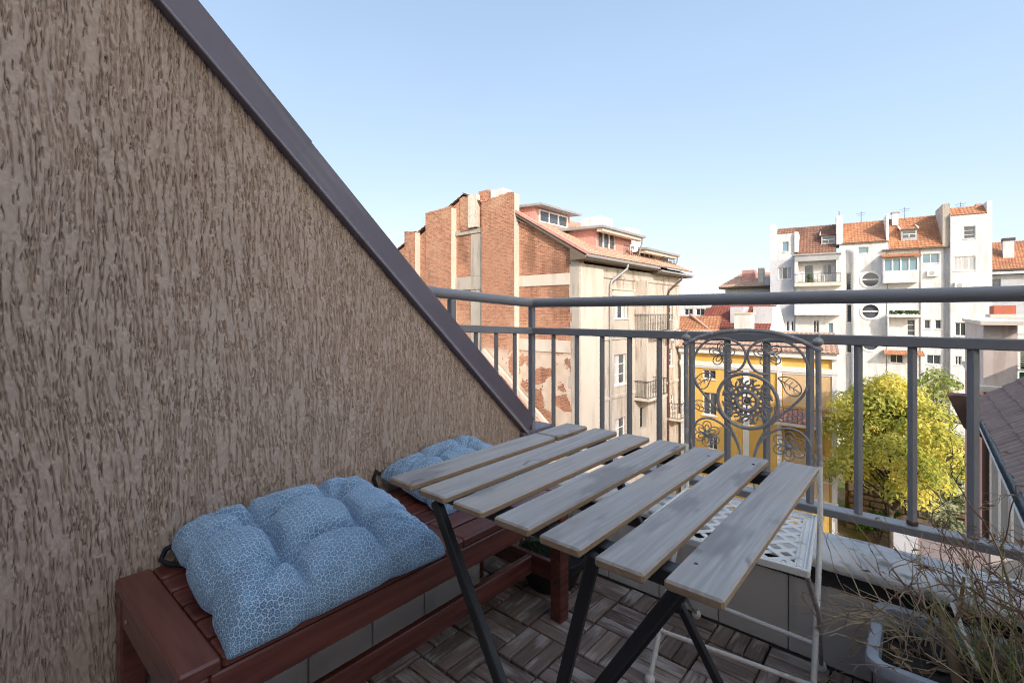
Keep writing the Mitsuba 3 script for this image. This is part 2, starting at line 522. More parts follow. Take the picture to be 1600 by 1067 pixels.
m = MB().box(-1.475, -1.285, 1.572, 1.79, .452, .480, .004)
m.box(-1.455, -1.305, 1.594, 1.77, .303, .452, .002)
part(w, 'end_cap', m, 'mat_coping')

# ------------------------------------------------------------------ parapet with tiles, and the railing
XR = 2.6                                         # the balcony's right end, outside the picture
pw = thing('parapet_wall', 'low tiled parapet wall with a weathered pale concrete cap under the railing', 'wall')
part(pw, 'core', MB().box(-1.45, XR, 1.603, 1.765, -.2, .28), 'mat_grout')
part(pw, 'flashing', MB().box(-1.31, XR, 1.588, 1.6035, .222, .279, .003), 'mat_bitumen')
for k in range(19):
    x0 = -.506 - .197 * 4 + .197 * k
    x1 = x0 + .197
    if k == 0:
        x0 = -1.308
    m = MB().box(x0 + .0015, x1 - .0015, 1.593, 1.606, .002, .224, .002)
    part(pw, 'tile', m, 'mat_tile')
# cap: rough cast slab with an uneven edge, in three lengths
for x0, x1 in ((-1.306, -.62), (-.617, .36), (.363, XR)):
    n = int((x1 - x0) / .012) + 2
    xs = np.linspace(x0, x1, n)
    ring = np.array([(1.563, .279), (1.560, .288), (1.562, .300), (1.568, .305), (1.60, .307), (1.64, .308), (1.68, .308), (1.72, .307), (1.772, .304), (1.782, .299), (1.783, .285), (1.78, .279), (1.70, .278), (1.62, .278)])
    vs = np.array([[(x, y, z) for y, z in ring] for x in xs])
    q = vs.reshape(-1, 3)
    d = (meshkit.noise(q * 16) - .5) * .0035 + (meshkit.noise(q * 80) - .5) * .0028
    q = q + np.stack([0 * d, d * np.where(q[:, 1] > 1.7, 1, -1) * 1.0, d * np.where(q[:, 2] > .29, .8, .3)], -1)
    k = len(ring)
    f = []
    for i in range(n - 1):
        for j in range(k):
            l = (j + 1) % k
            f += [[i * k + j, i * k + l, (i + 1) * k + l], [i * k + j, (i + 1) * k + l, (i + 1) * k + j]]
    for j in range(1, k - 1):
        f += [[0, j + 1, j], [(n - 1) * k, (n - 1) * k + j, (n - 1) * k + j + 1]]
    part(pw, 'cap', (q, np.array(f)), 'mat_conc', smooth=50)

ra = thing('balcony_railing', 'blue-grey painted steel balcony railing with a round handrail', 'railing')
RY = 1.66
CX = -1.313
hr = [(CX, .98, 1.026 + .053 * .68), (CX, 1.40, 1.026 + .053 * .26), (CX, RY - .006, 1.0265), (CX + .006, RY, 1.0265), (-.3, RY, 1.0275), (.6, RY, 1.028), (XR, RY, 1.028)]
part(ra, 'handrail', MB().tube(hr, .0192, 18), 'mat_rail', smooth=True)
part(ra, 'middle_rail', MB().box(CX + .0122, XR, RY - .015, RY + .015, .8915, .9195, .0025), 'mat_rail')
part(ra, 'middle_rail', MB().bar((CX, 1.12, .9055 + .047 * .53), (CX, RY - .0122, .9055), .03, .028, .0025), 'mat_rail')
part(ra, 'lower_rail', MB().box(CX + .0122, XR, RY - .024, RY + .024, .400, .422, .0025), 'mat_rail')
part(ra, 'lower_rail', MB().bar((CX, 1.60, .411), (CX, RY - .0122, .411), .03, .022, .0025), 'mat_rail')
part(ra, 'post', MB().box(CX - .012, CX + .012, RY - .012, RY + .012, .303, 1.012, .0025), 'mat_rail')
part(ra, 'post', MB().box(CX - .012, CX + .012, 1.178, 1.204, ztop(1.19) + .03, 1.032, .0025), 'mat_rail')
bal = None
for k in range(1, 33):
    x = CX + .1165 * k
    s = .0164 if k != 12 else .0186
    c, sn = s, .0
    m = MB().cbox((x, RY, .6567), (s, s, .4696), .002, rotz(math.radians(45)))
    b = part(ra, 'baluster', m, 'mat_rail')
    if k == 11:
        part(b, 'rusty_foot', MB().cbox((x, RY, .428), (.0205, .0205, .012), .003, rotz(math.radians(45))), 'mat_rust', label='rust-brown weld at the foot of a baluster')
for y in (1.315, 1.43, 1.545):
    zb, zt_ = max(ztop(y) + .03, .425), .896 + .047 * (1.66 - y)
    part(ra, 'baluster', MB().cbox((CX, y, (zb + zt_) / 2), (.0164, .0164, zt_ - zb), .002, rotz(math.radians(45))), 'mat_rail')

# ------------------------------------------------------------------ deck floor
fl = struct('balcony_floor', MB().box(-1.31, XR, -.9, 1.603, -.25, -.016), 'mat_deck_base')
R = random.Random(11)
n_slats = 0
rest = MB()
for i in range(-3, 24):
    for j in range(-6, 11):
        x0, y0 = -.952 + .15 * i, -.013 + .15 * j
        for k in range(3):
            a0, a1 = .0022 + .0485 * k, .0022 + .0485 * (k + 1) - .0038
            if (i + j) % 2:
                bx = (x0 + a0, x0 + a1, y0 + .003, y0 + .147)
            else:
                bx = (x0 + .003, x0 + .147, y0 + a0, y0 + a1)
            bx = (max(bx[0], -1.304), min(bx[1], XR), max(bx[2], -.88), min(bx[3], 1.588))
            if bx[1] - bx[0] < .012 or bx[3] - bx[2] < .012:
                continue
            dz = R.uniform(-.0014, .0012)
            c = ((bx[0] + bx[1]) / 2, (bx[2] + bx[3]) / 2, -.008 + dz)
            sz = (bx[1] - bx[0], bx[3] - bx[2], .016)
            rot = rotz(R.uniform(-.006, .006))
            seen = c[1] > .55 and c[0] < .25 and c[0] > -1.31 and (c[1] > .8 or c[0] > -.9)
            if seen and n_slats < 299:
                part(fl, 'slat', MB().cbox(c, sz, .0022, rot), 'mat_deck')
                n_slats += 1
            else:
                rest.cbox(c, sz, .0022, rot)
part(fl, 'outer_slats', rest, 'mat_deck', kind='stuff')

# ------------------------------------------------------------------ bench
be = thing('wooden_bench', 'red-brown stained slatted wooden bench along the plaster wall', 'bench')
BX0, BX1, BY0, BY1, BZ = -1.300, -.874, .228, 1.302, .42
R = random.Random(3)
for y0, y1 in ((BY0, .290), (.768, .832), (1.240, BY1)):
    part(be, 'cross_plank', MB().box(BX0, BX1 + .002, y0, y1, BZ - .022, BZ + .001, .004), 'mat_red_x')
for y0, y1 in ((.2925, .7655), (.8345, 1.2375)):
    for k in range(6):
        a0 = BX0 + .004 + .0712 * k
        a1 = a0 + .0622
        part(be, 'seat_slat', MB().box(a0, min(a1, BX1) if k < 5 else BX1, y0, y1, BZ - .021, BZ + R.uniform(-.0008, .0008), .0035), 'mat_red')
part(be, 'apron', MB().box(BX1 - .022, BX1 - .001, BY0 + .046, BY1 - .046, .338, .3965, .003), 'mat_red')
part(be, 'apron', MB().box(BX0 + .004, BX0 + .026, BY0 + .046, BY1 - .046, .338, .3965, .003), 'mat_red')
for y0 in (BY0 + .003, BY1 - .025):
    part(be, 'end_apron', MB().box(BX0 + .046, BX1 - .046, y0, y0 + .022, .338, .3965, .003), 'mat_red_x')
for x0 in (BX0 + .001, BX1 - .046):
    for y0 in (BY0 + .001, BY1 - .046):
        part(be, 'leg', MB().box(x0, x0 + .044, y0, y0 + .045, 0, .3965, .004), 'mat_red')
for y0 in (BY0 + .012, BY1 - .034):
    part(be, 'end_stretcher', MB().box(BX0 + .046, BX1 - .0465, y0, y0 + .022, .116, .176, .003), 'mat_red_x')
part(be, 'stretcher', MB().box(-1.022, -1.0, BY0 + .035, BY1 - .035, .116, .176, .003), 'mat_red')
part(be, 'screw', MB().lathe((BX0 + .09, BY0 + .0022, .367), [(0, 0), (.004, 0), (.004, -.002), (0, -.003)], 10, (0, 1, 0)), 'mat_coping_lip')


# ------------------------------------------------------------------ cushions
def cushion(c, size, yaw, tilt, seed, key, th=.056):
    """square tufted seat cushion; a closed surface with a top and a bottom sheet"""
    n = 170
    g = np.sin(np.linspace(-math.pi / 2, math.pi / 2, n)) * .35 + np.linspace(-1, 1, n) * .65
    U, V = np.meshgrid(g, g, indexing='ij')
    ed = np.maximum(np.abs(U), np.abs(V))
    rr = .22                                      # rounding of the corners
    sq_u, sq_v = U * np.sqrt(1 - .5 * V ** 2 * rr * 1.6), V * np.sqrt(1 - .5 * U ** 2 * rr * 1.6)
    bow = .075
    x = sq_u * (1 - bow * (1 - V ** 2) * np.abs(U) ** 3) * size[0]
    y = sq_v * (1 - bow * (1 - U ** 2) * np.abs(V) ** 3) * size[1]
    q = np.stack([x, y, np.full_like(x, seed)], -1).reshape(-1, 3)
    x = x + .016 * (meshkit.noise(q * 7).reshape(x.shape) - .5)
    y = y + .016 * (meshkit.noise(q * 7 + 31).reshape(x.shape) - .5)
    nu_ = 1 - .05 * np.exp(-((np.abs(V) - .42) / .10) ** 2) * np.abs(U) ** 5
    nv_ = 1 - .05 * np.exp(-((np.abs(U) - .42) / .10) ** 2) * np.abs(V) ** 5
    x, y = x * nu_, y * nv_
    e = np.clip(1 - ed, 0, 1)
    prof = np.sqrt(np.clip(1 - (1 - np.clip(e / .62, 0, 1)) ** 2.1, 0, 1))
    top = th * prof * (1 + .25 * (meshkit.noise(q * 9 + 5).reshape(x.shape) - .5))
    tf = [(-.36, -.36), (-.36, .36), (.36, -.36), (.36, .36)]
    for (a, b) in tf:
        dx, dy = (U - a), (V - b)
        d = np.hypot(dx, dy)
        top = top - th * .72 * np.exp(-(d / .15) ** 1.4) * np.minimum(prof, 1)
        # creases that run from the tuft towards its neighbours and the edge
        for (px_, py_) in ((a, -b), (-a, b), (a * 2.9, b * 2.9), (a * 2.9, b), (a, b * 2.9)):
            ex, ey = px_ - a, py_ - b
            L = math.hypot(ex, ey)
            t = (dx * ex + dy * ey) / L
            s = np.abs(dx * ey - dy * ex) / L + .035 * meshkit.noise(q * 11 + a * 7 + b * 3).reshape(x.shape)
            wgt = ss(-.02, .06, t) * (1 - ss(.30, .80, t))
            amp = .15 + .17 * abs(math.sin(seed * 3 + px_ * 9 + py_ * 5))
            top = top - th * amp * wgt * np.exp(-(s / .055) ** 2)
    # hem of the seam and puckers along it
    puck = .004 * np.sin(40 * U + 3 * V) * np.exp(-(e / .16)) + .004 * np.sin(37 * V + 2 * U) * np.exp(-(e / .16))
    top = np.maximum(top, .002) + puck * np.minimum(1, e / .03)
    bot = -.42 * th * prof
    sag = -.014 * (U ** 2 * V ** 2) + .008 * meshkit.noise(q * 5 + 70).reshape(x.shape)
    idx = np.arange(n * n).reshape(n, n)
    quad = np.stack([idx[:-1, :-1], idx[1:, :-1], idx[1:, 1:], idx[:-1, 1:]], -1).reshape(-1, 4)
    f1 = np.concatenate([quad[:, [0, 1, 2]], quad[:, [0, 2, 3]]])
    vt = np.stack([x, y, top + sag], -1).reshape(-1, 3)
    vb = np.stack([x, y, bot + sag * .5], -1).reshape(-1, 3)
    border = (ed > .9999).ravel()
    vb[border] = vt[border]
    v = np.concatenate([vt, vb])
    f = np.concatenate([f1, f1[:, ::-1] + n * n])
    zt_ = top + sag
    du = np.concatenate([np.zeros((1, n)), np.hypot(np.diff(x, axis=0), np.diff(zt_, axis=0))]).cumsum(0)
    dv = np.concatenate([np.zeros((n, 1)), np.hypot(np.diff(y, axis=1), np.diff(zt_, axis=1))], 1).cumsum(1)
    du, dv = du - du[n // 2], dv - dv[:, n // 2:n // 2 + 1]
    du, dv = .3 * du + .7 * du.mean(1, keepdims=True), .3 * dv + .7 * dv.mean(0, keepdims=True)
    uvc = np.stack([du + seed, dv + 2 * seed], -1).reshape(-1, 2)
    uv = np.concatenate([uvc, uvc + 3])
    
    Rm = rotz(yaw) @ np.array([[math.cos(tilt[0]), 0, math.sin(tilt[0])], [0, 1, 0], [-math.sin(tilt[0]), 0, math.cos(tilt[0])]]) @ np.array([[1, 0, 0], [0, math.cos(tilt[1]), -math.sin(tilt[1])], [0, math.sin(tilt[1]), math.cos(tilt[1])]])
    v = v @ Rm.T + np.array(c)
    part(key, 'cover', (v, f), 'mat_cushion', smooth=True, uv=uv)
    return lambda p: np.array(p) @ Rm.T + np.array(c)


cu = thing('seat_cushion', 'blue tufted cushion with white flower print at the near end of the bench', 'cushion')
W = cushion((-1.055, .530, .452), (.226, .248), math.radians(-4), (.09, .03), 1.0, cu, .090)
for sgn in (0, 1):
    p0 = W((-.22, -.21 if sgn == 0 else .20, -.005))
    pts = [p0, p0 + (-.012, -.015, -.012), p0 + (-.01, -.012, -.05), p0 + (.0, .0, -.058)]
    pts = [p0 + np.array((-.004, -.002, -.004)) * 0, p0 + (-.006, -.020, -.008), p0 + (-.010, -.028, -.030), (p0[0] + .01, p0[1] - .018, .424), (p0[0] + .05, p0[1] + .01, .424)]
    part(cu, 'strap', MB().tube(pts, .006, 6), 'mat_strap', smooth=True)
cu2 = thing('seat_cushion', 'blue patterned cushion at the far end of the bench, half hidden by the table', 'cushion')
W = cushion((-1.165, 1.085, .455), (.150, .222), math.radians(3), (.20, .02), 2.3, cu2, .074)
for yo in (-.2, .2):
    p0 = W((-.145, yo, .0))
    part(cu2, 'strap', MB().tube([p0, p0 + (-.004, -.012 if yo < 0 else .012, .012), p0 + (-.006, -.02 if yo < 0 else .02, -.012), (p0[0], p0[1] - .006, .424)], .006, 6), 'mat_strap', smooth=True)

# ------------------------------------------------------------------ folding table
ta = thing('folding_table', 'small folding table with seven weathered grey wooden slats on black steel legs', 'table')
R = random.Random(5)
for k in range(7):
    x0 = -.7005 + .0815 * k
    rot = rotz(R.uniform(-.003, .003))
    c = (x0 + .0305, .76 + R.uniform(-.003, .003), .6945 + R.uniform(-.0007, .0007))
    if k == 0:                                    # the first slat is cracked through near its far end
        part(ta, 'slat', MB().cbox((c[0], .694, c[2]), (.061, .406, .0115), .0025, rot), 'mat_table', label='slat broken through near its far end')
        part(ta, 'slat', MB().cbox((c[0] + .001, .9655, c[2] + .001), (.061, .129, .0115), .0025, rotz(.012)), 'mat_table', label='short broken-off end of the first slat')
    else:
        part(ta, 'slat', MB().cbox(c, (.061, .543, .0115), .0025, rot), 'mat_table')
for k in range(7):                                # screw heads that hold the slats
    for y in (.545, .975):
        for o in (-.016, .016):
            part(ta, 'screw', MB().lathe((-.7005 + .0815 * k + .0305 + o, y, .7001), [(.0028, -.003), (.0028, .0004), (.0020, .0009), (0, .0007)], 8), 'mat_black') if (k, y, o) in ((6, .545, -.016), (4, .975, .016), (2, .975, -.016), (5, .975, .016)) else None
for y in (.545, .975):
    part(ta, 'slat_bar', MB().box(-.672, -.178, y - .012, y + .012, .668, .6882, .0015), 'mat_black')
xs0, xs1 = -.600, -.175
for y, dy in ((.504, .014), (1.0, -.014)):
    # two legs of each crossing pair; the one from the left stands outside the one from the right
    part(ta, 'leg', MB().bar((-.592, y, .684), (-.165, y, .002), .014, .017, .002, side=(1, 0, .6)), 'mat_black')
    part(ta, 'leg', MB().bar((-.205, y + dy * 1.6, .684), (-.632, y + dy * 1.6, .002), .012, .0145, .002, side=(1, 0, -.6)), 'mat_black')
    part(ta, 'pivot', MB().lathe((-.3985, y - abs(dy) * .8, .366), [(0, 0), (.010, 0), (.010, .003), (.005, .006), (.005, .04), (0, .04)], 12, (0, 1, 0)), 'mat_black')
part(ta, 'strut', MB().bar((-.312, .520, .684), (-.498, .56, .04), .012, .016, .002, side=(1, 0, .6)), 'mat_black')
for x, in ((-.17,), (-.626,)):
    part(ta, 'foot_bar', MB().box(x - .012, x + .012, .497, 1.007, .0, .022, .002), 'mat_black')

# ------------------------------------------------------------------ folding chair
ch = thing('garden_chair', 'white wrought-iron folding garden chair with a floral back, behind the table', 'chair')
PB = ([np.array([-.56, 1.212, .012]), np.array([-.567, 1.490, .42]), np.array([-.573, 1.5, .915])], [np.array([-.20, 1.27, .012]), np.array([-.214, 1.490, .42]), np.array([-.221, 1.5, .915])])
L0, L1 = PB[0][1], PB[0][2]


def CP(u, z, off=0.0):
    """a point of the chair: u from its left upright (0) to its right one (1) as seen in front, at height z"""
    q = []
    for A, B, C in PB:
        q.append(A + (B - A) * (z - .012) / .408 if z < .42 else B + (C - B) * (z - .42) / .495)
    return q[0] + (q[1] - q[0]) * u + np.array([0, -off, 0])


def spline(pts, n=8, closed=False):
    from scipy.interpolate import CubicSpline
    p = np.array(pts, float)
    t = np.concatenate([[0], np.cumsum(np.linalg.norm(np.diff(p, axis=0) * ([.35, 1] if p.shape[1] == 2 else [1, 1, 1]), axis=1))])
    cs = CubicSpline(t, p, bc_type='periodic' if closed else 'not-a-knot')
    s = np.linspace(0, t[-1], n * len(p))
    return cs(s[:-1] if closed else s)


def cpath(pts, off=0.0, n=6):
    return [CP(u, z, off) for u, z in spline(pts, n)]


def clean(x0, z0, ang0=0):
    return None


for u in (0, 1):
    m = MB().tube([CP(u, .012), CP(u, .3), CP(u, .6), CP(u, .885)], .0068, 10)
    st = part(ch, 'upright', m, 'mat_white_iron', smooth=True) if False else None
    lo_ = MB().tube(spline([CP(u, .012), CP(u, .2), CP(u, .36), CP(u, .42) + (0, -.004, 0), CP(u, .50), CP(u, .58)], 4), .0068, 10)
    hi_ = MB().tube([CP(u, .578), CP(u, .75), CP(u, .888)], .0069, 10)
    part(ch, 'front_leg', lo_, 'mat_white_iron', smooth=True)
    part(ch, 'back_post', hi_, 'mat_grey_iron', smooth=True, label='grey weathered back post with the white paint worn off')
    part(ch, 'finial', MB().lathe(CP(u, .884), [(.0001, -.004), (.011, -.002), (.012, .004), (.007, .008), (.006, .011), (.012, .016), (.0135, .022), (.011, .028), (.005, .032), (.004, .035), (.006, .038), (.005, .042), (0, .045)], 14, L1 - L0), 'mat_grey_iron', smooth=40)
arch = [(0.0, .885), (.10, .904), (.21, .918), (.34, .927), (.52, .931), (.68, .928), (.80, .918), (.91, .903), (1.0, .886)]
part(ch, 'top_arch', MB().tube(cpath(arch, .004), .0062, 10), 'mat_grey_iron', smooth=True)
part(ch, 'tie_rod', MB().tube([CP(.0, .889), CP(1, .889)], .0022, 6), 'mat_grey_iron', smooth=True)
right = [(.662, .811), (.588, .812), (.528, .832), (.508, .859), (.530, .884), (.588, .900), (.682, .908), (.802, .901), (.886, .876), (.932, .842), (.938, .802), (.896, .759), (.804, .721), (.689, .677), (.605, .632), (.558, .586), (.540, .545), (.545, .50), (.58, .46)]
part(ch, 'scroll', MB().tube(cpath(right), .0036, 7), 'mat_grey_iron', smooth=True)
part(ch, 'scroll', MB().tube(cpath([(1.0 - u, z - .001) for u, z in right]), .0036, 7), 'mat_grey_iron', smooth=True)
CU, CZ = .497, .729
AX, AZ = .36, 1.0


def disc(u0, z0, r, ang):
    """point at radius r (metres) and angle on the chair's back"""
    return CP(u0 + r * math.cos(ang) / .355, z0 + r * math.sin(ang) * .953)


def dcirc(u0, z0, r, a0=0.0, a1=2 * math.pi, n=40, off=0.0):
    full = abs(a1 - a0 - 2 * math.pi) < 1e-6
    return [disc(u0, z0, r, a0 + (a1 - a0) * i / (n if full else n - 1)) + np.array([0, -off, 0]) for i in range(n)]


ros = part(ch, 'rosette_ring', MB().tube(dcirc(CU, CZ, .0815), .0052, 9, closed=True), 'mat_grey_iron', smooth=True)
m = MB()
m.tube(dcirc(CU, CZ, .0285), .0066, 8, closed=True)
m.tube(dcirc(CU, CZ, .0115, n=20), .0022, 6, closed=True)
for k in range(8):
    a = k * math.pi / 4
    m.tube([disc(CU, CZ, .010, a), disc(CU, CZ, .0245, a)], .0024, 6)
    a += math.pi / 8
    m.tube([disc(CU, CZ, .030, a), disc(CU, CZ, .040, a)], .0028, 6)
m.tube(dcirc(CU, CZ, .0440, n=48), .0032, 6, closed=True)
for k in range(16):                               # lace of small loops
    a = k * math.pi / 8 + .1
    cc = (CU + .0375 * math.cos(a) / .355, CZ + .0375 * math.sin(a) * .953)
    m.tube([disc(cc[0], cc[1], .0058, t * math.pi / 5) for t in range(10)], .0023, 5, closed=True)
for k in range(12):
    a = k * math.pi / 6
    cc = (CU + .0595 * math.cos(a) / .355, CZ + .0595 * math.sin(a) * .953)
    m.tube([disc(cc[0], cc[1], .0128, a + .75 + t * .22) for t in range(22)], .0029, 5)
    m.tube([disc(CU, CZ, .0425, a), disc(CU, CZ, .050, a + .10), disc(CU, CZ, .057, a + .02), disc(CU, CZ, .062, a - .09)], .0028, 5)
    m.lathe(disc(CU, CZ, .066, a + .26) , [(0, -.004), (.0045, -.001), (.0045, .001), (0, .004)], 7, (0, 1, 0))
part(ros, 'lace', m, 'mat_grey_iron', smooth=True)
part(ros, 'boss', MB().lathe(disc(CU, CZ, 0, 0) + (0, .004, 0), [(.0085, 0), (.0085, .004), (.006, .0075), (.0025, .0095), (0, .01)], 12, (0, -1, 0)), 'mat_twig', smooth=40, label='rusty boss in the middle of the rosette')


def flower(u0, z0, r, n, a0):
    fk = part(ch, 'flower', MB().lathe(CP(u0, z0, .006), [(.0065, -.003), (.0072, 0), (.005, .004), (0, .006)], 10, (0, -1, 0)), 'mat_grey_iron', smooth=40)
    for k in range(n):
        a = a0 + 2 * math.pi * k / n
        for rr, ww in ((r, .40), (r * .72, .26)):
            pts = []
            for t in np.linspace(0, 1, 15):
                s = rr * math.sin(math.pi * t * .5) ** .8 if t <= 1 else 0
                ph = 2 * math.pi * t
                lx = rr * (1 - math.cos(ph)) / 2
                ly = rr * ww * math.sin(ph) * (.55 + .45 * (1 - math.cos(ph)) / 2)
                pts.append(CP(u0 + (lx * math.cos(a) - ly * math.sin(a)) / .355, z0 + (lx * math.sin(a) + ly * math.cos(a)) * .953, .003))
            m = MB().tube(pts[:-1], .0016, 5, closed=True)
            part(fk, 'petal', m, 'mat_grey_iron', smooth=True) if rr == r else part(fk, 'inner_petal', m, 'mat_grey_iron', smooth=True)


flower(.308, .860, .038, 5, .35)
flower(.662, .868, .038, 5, .55)
flower(.180, .618, .040, 6, .5)
flower(.800, .619, .042, 6, .5)
lowr = [(.555, .575), (.588, .612), (.652, .642), (.728, .660), (.803, .667), (.872, .661), (.926, .643), (.955, .612), (.955, .58), (.92, .555)]
part(ch, 'lower_scroll', MB().tube(cpath(lowr), .0032, 7), 'mat_grey_iron', smooth=True)
part(ch, 'lower_scroll', MB().tube(cpath([(1.0 - u, z - .002) for u, z in lowr]), .0032, 7), 'mat_grey_iron', smooth=True)
leaf1 = [(.726, .801), (.808, .805), (.862, .793), (.888, .774), (.861, .758), (.798, .760), (.767, .777), (.726, .801)]
leaf2 = [(.732, .692), (.788, .713), (.851, .720), (.903, .710), (.877, .694), (.814, .688), (.732, .692)]
for lf, tip in ((leaf1, (.878, .766)), (leaf2, (.895, .706))):
    for mir in (0, 1):
        F_ = (lambda q: (.965 - q[0], q[1] - .005)) if mir else (lambda q: q)
        m = MB().tube(cpath([F_(q) for q in lf], 0, 5), .0017, 5)
        b = lf[0]
        m.tube([CP(*F_(b)), CP(*F_(tip))], .0014, 5)
        mid = np.mean(np.array(lf[:-1]), 0)
        for s in (.3, .5, .7):
            c0 = np.array(b) + (np.array(tip) - b) * s
            for o in (1, -1):
                m.tube([CP(*F_(c0)), CP(*F_(c0 + np.array([.020, .011 * o + .0]) + np.array([.012 * o, 0])))], .0012, 5)
        part(ch, 'leaf', m, 'mat_grey_iron', smooth=True)
# seat: frame, woven lattice, and what carries it
sz = .435
sq = [np.array([-.556, 1.148, sz]), np.array([-.190, 1.172, sz]), np.array([-.2255, 1.508, sz]), np.array([-.566, 1.490, sz])]


def SP(u, v, dz=0.0):
    return (sq[0] * (1 - u) + sq[1] * u) * (1 - v) + (sq[3] * (1 - u) + sq[2] * u) * v + np.array([0, 0, dz])


for p, q in ((sq[0], sq[1]), (sq[1], sq[2]), (sq[2], sq[3]), (sq[3], sq[0])):
    t = (np.array(q) - p) / np.linalg.norm(np.array(q) - p)
    inn = np.cross([0, 0, 1], t)
    m = MB().bar(np.array(p) + inn * .014, np.array(q) + inn * .014, .028, .005, .0015)
    m.bar(np.array(p), np.array(q), .006, .016, .0015)
    m.bar(np.array(p) + inn * .008 + (0, 0, .0035), np.array(q) + inn * .008 + (0, 0, .0035), .004, .004, .001)
    k_ = part(ch, 'seat_frame', m, 'mat_white_iron')
    b = MB()
    nb = int(np.linalg.norm(np.array(q) - p) / .0085)
    for i in range(2, nb - 1):
        c = np.array(p) + (np.array(q) - p) * i / nb + inn * .021 + (0, 0, .0032)
        b.cbox(c, (.0045, .0045, .003), .001, np.stack([t, inn, [0, 0, 1]], 1))
    part(k_, 'beading', b, 'mat_white_iron', kind='stuff')
nst = 6
for d in (0, 1):
    for k in range(1, 2 * nst):
        c = k / nst - 1                           # lattice lines v = u + c or v = -u + 1 + c
        u0, u1 = max(0, -c), min(1, 1 - c)
        if u1 - u0 < .12:
            continue
        a_, b_ = (u0, u0 + c), (u1, u1 + c)
        if d:
            a_, b_ = (1 - a_[0], a_[1]), (1 - b_[0], b_[1])
        sc = lambda q: SP(.06 + .88 * q[0], .06 + .88 * q[1], -.001 + (.0012 if (k + d) % 2 else -.0012))
        part(ch, 'lattice_strip', MB().bar(sc(a_), sc(b_), .0135, .0022, .0006), 'mat_white_iron')
for u, xr in ((0, -.567), (1, -.223)):
    front = np.array([-.551, 1.165, .425]) if u == 0 else np.array([-.195, 1.188, .425])
    foot = np.array([xr, 1.574 if u == 0 else 1.566, .012])
    mid_ = front + (foot - front) * .36
    mid_[0] += -.012 if u == 0 else .012
    part(ch, 'rear_leg', MB().tube([front, front + (mid_ - front) * .5, mid_, (mid_ + foot) / 2, foot], .0056, 8), 'mat_grey_iron', smooth=True)
    part(ch, 'rubber_foot', MB().lathe(foot + (0, 0, -.011), [(0, 0), (.011, 0), (.0135, .006), (.0125, .016), (.009, .022), (.006, .024)], 12), 'mat_foot', smooth=40)
    part(ch, 'rubber_foot', MB().lathe(CP(u, .012) + (0, 0, -.011), [(0, 0), (.011, 0), (.0135, .006), (.0125, .016), (.009, .022), (.006, .024)], 12), 'mat_foot', smooth=40)
part(ch, 'front_rung', MB().tube([CP(0, .108), CP(1, .108)], .0058, 8), 'mat_white_iron', smooth=True)
part(ch, 'rear_rung', MB().tube([(-.562, 1.474, .122), (-.216, 1.468, .122)], .0062, 8), 'mat_white_iron', smooth=True)
# ------------------------------------------------------------------ materials of the surroundings
def along(p, n):
    return dr.select(dr.abs(n.x) > dr.abs(n.y), p.y, p.x)


def brick_tex(patchy):
    def f(p, n, uv):
        a = along(p, n)
        r = dr.floor(p.z / .078)
        off = (r - 2 * dr.floor(r / 2)) * .13 + .05 * cell_rand(r, 9)
        k = dr.floor((a + off) / .26)
        fx, fz = (a + off) / .26 - k, p.z / .078 - r
        j = smoothstep(.0, .05, fx) * smoothstep(1.0, .95, fx) * smoothstep(.0, .16, fz) * smoothstep(1.0, .84, fz)
        q = cell_rand(k, r, 3)
        big = fbm(a * .55, p.z * .55, 2.0, 4)
        c = mix((.28, .10, .055), (.45, .20, .115), q)
        c = mix(c, (.22, .095, .06), dr.select(cell_rand(k, r, 8) > .88, .7, .0))
        c = mix(c, (.52, .30, .19), smoothstep(.5, .75, big) * .55)
        c = mix(mi.Color3f(.52, .42, .33), c, j * .9 + .05)
        soot = smoothstep(.55, .8, fbm(a * 1.3 + 5, p.z * .35, 6.0, 3))
        c = c * (1 - .35 * soot)
        if patchy:                                 # old render fallen off in places
            m = smoothstep(-.75, -1.3, p.z) * smoothstep(.475, .50, fbm(a * 1.4, p.z * 1.4, 7.0, 5) + .12 * smoothstep(-1.8, -1.0, p.z))
            c = mix(c, mix((.52, .42, .33), (.60, .52, .43), noise(a * 3, p.z * 3)), m)
        return c
    return f


P('brick', brick_tex(True), .9, spec=.2, bump=lambda p, n, uv: .012 * noise(p.x * 7 + p.y * 7, p.z * 12), bscale=.02)


def plaster_tex(c0, c1, dirt=(.34, .29, .24), amt=.35, f=1.0):
    def fn(p, n, uv):
        a = along(p, n)
        v = fbm(a * .7 * f, p.z * .5 * f, 1.0, 4)
        s = smoothstep(.5, .78, fbm(a * 2.6 * f, p.z * .45 * f, 4.0, 4))
        return mix(mix(c0, c1, v), dirt, s * amt)
    return fn


P('cream', plaster_tex((.55, .49, .42), (.64, .585, .52), amt=.30), .85)
P('facade', plaster_tex((.43, .385, .335), (.54, .50, .45), dirt=(.30, .22, .175), amt=.75, f=1.6), .85, bump=lambda p, n, uv: .01 * fbm(p.y * 4, p.z * 4, p.x, 3), bscale=.02)
P('conc_old', plaster_tex((.36, .33, .29), (.46, .42, .37), dirt=(.20, .18, .16), amt=.5, f=2), .85)
P('white_wall', plaster_tex((.56, .56, .575), (.66, .66, .67), dirt=(.38, .375, .38), amt=.42, f=1.5), .8)
P('white_trim', (.70, .70, .70), .6)
P('grey_wall', plaster_tex((.46, .47, .52), (.53, .54, .58), dirt=(.36, .37, .40), amt=.3), .8)
P('lilac_wall', plaster_tex((.31, .255, .25), (.38, .315, .305), dirt=(.22, .18, .17), amt=.4, f=2), .85)
P('pink_wall', plaster_tex((.50, .42, .38), (.58, .50, .46), dirt=(.32, .25, .22), amt=.5, f=3), .85)
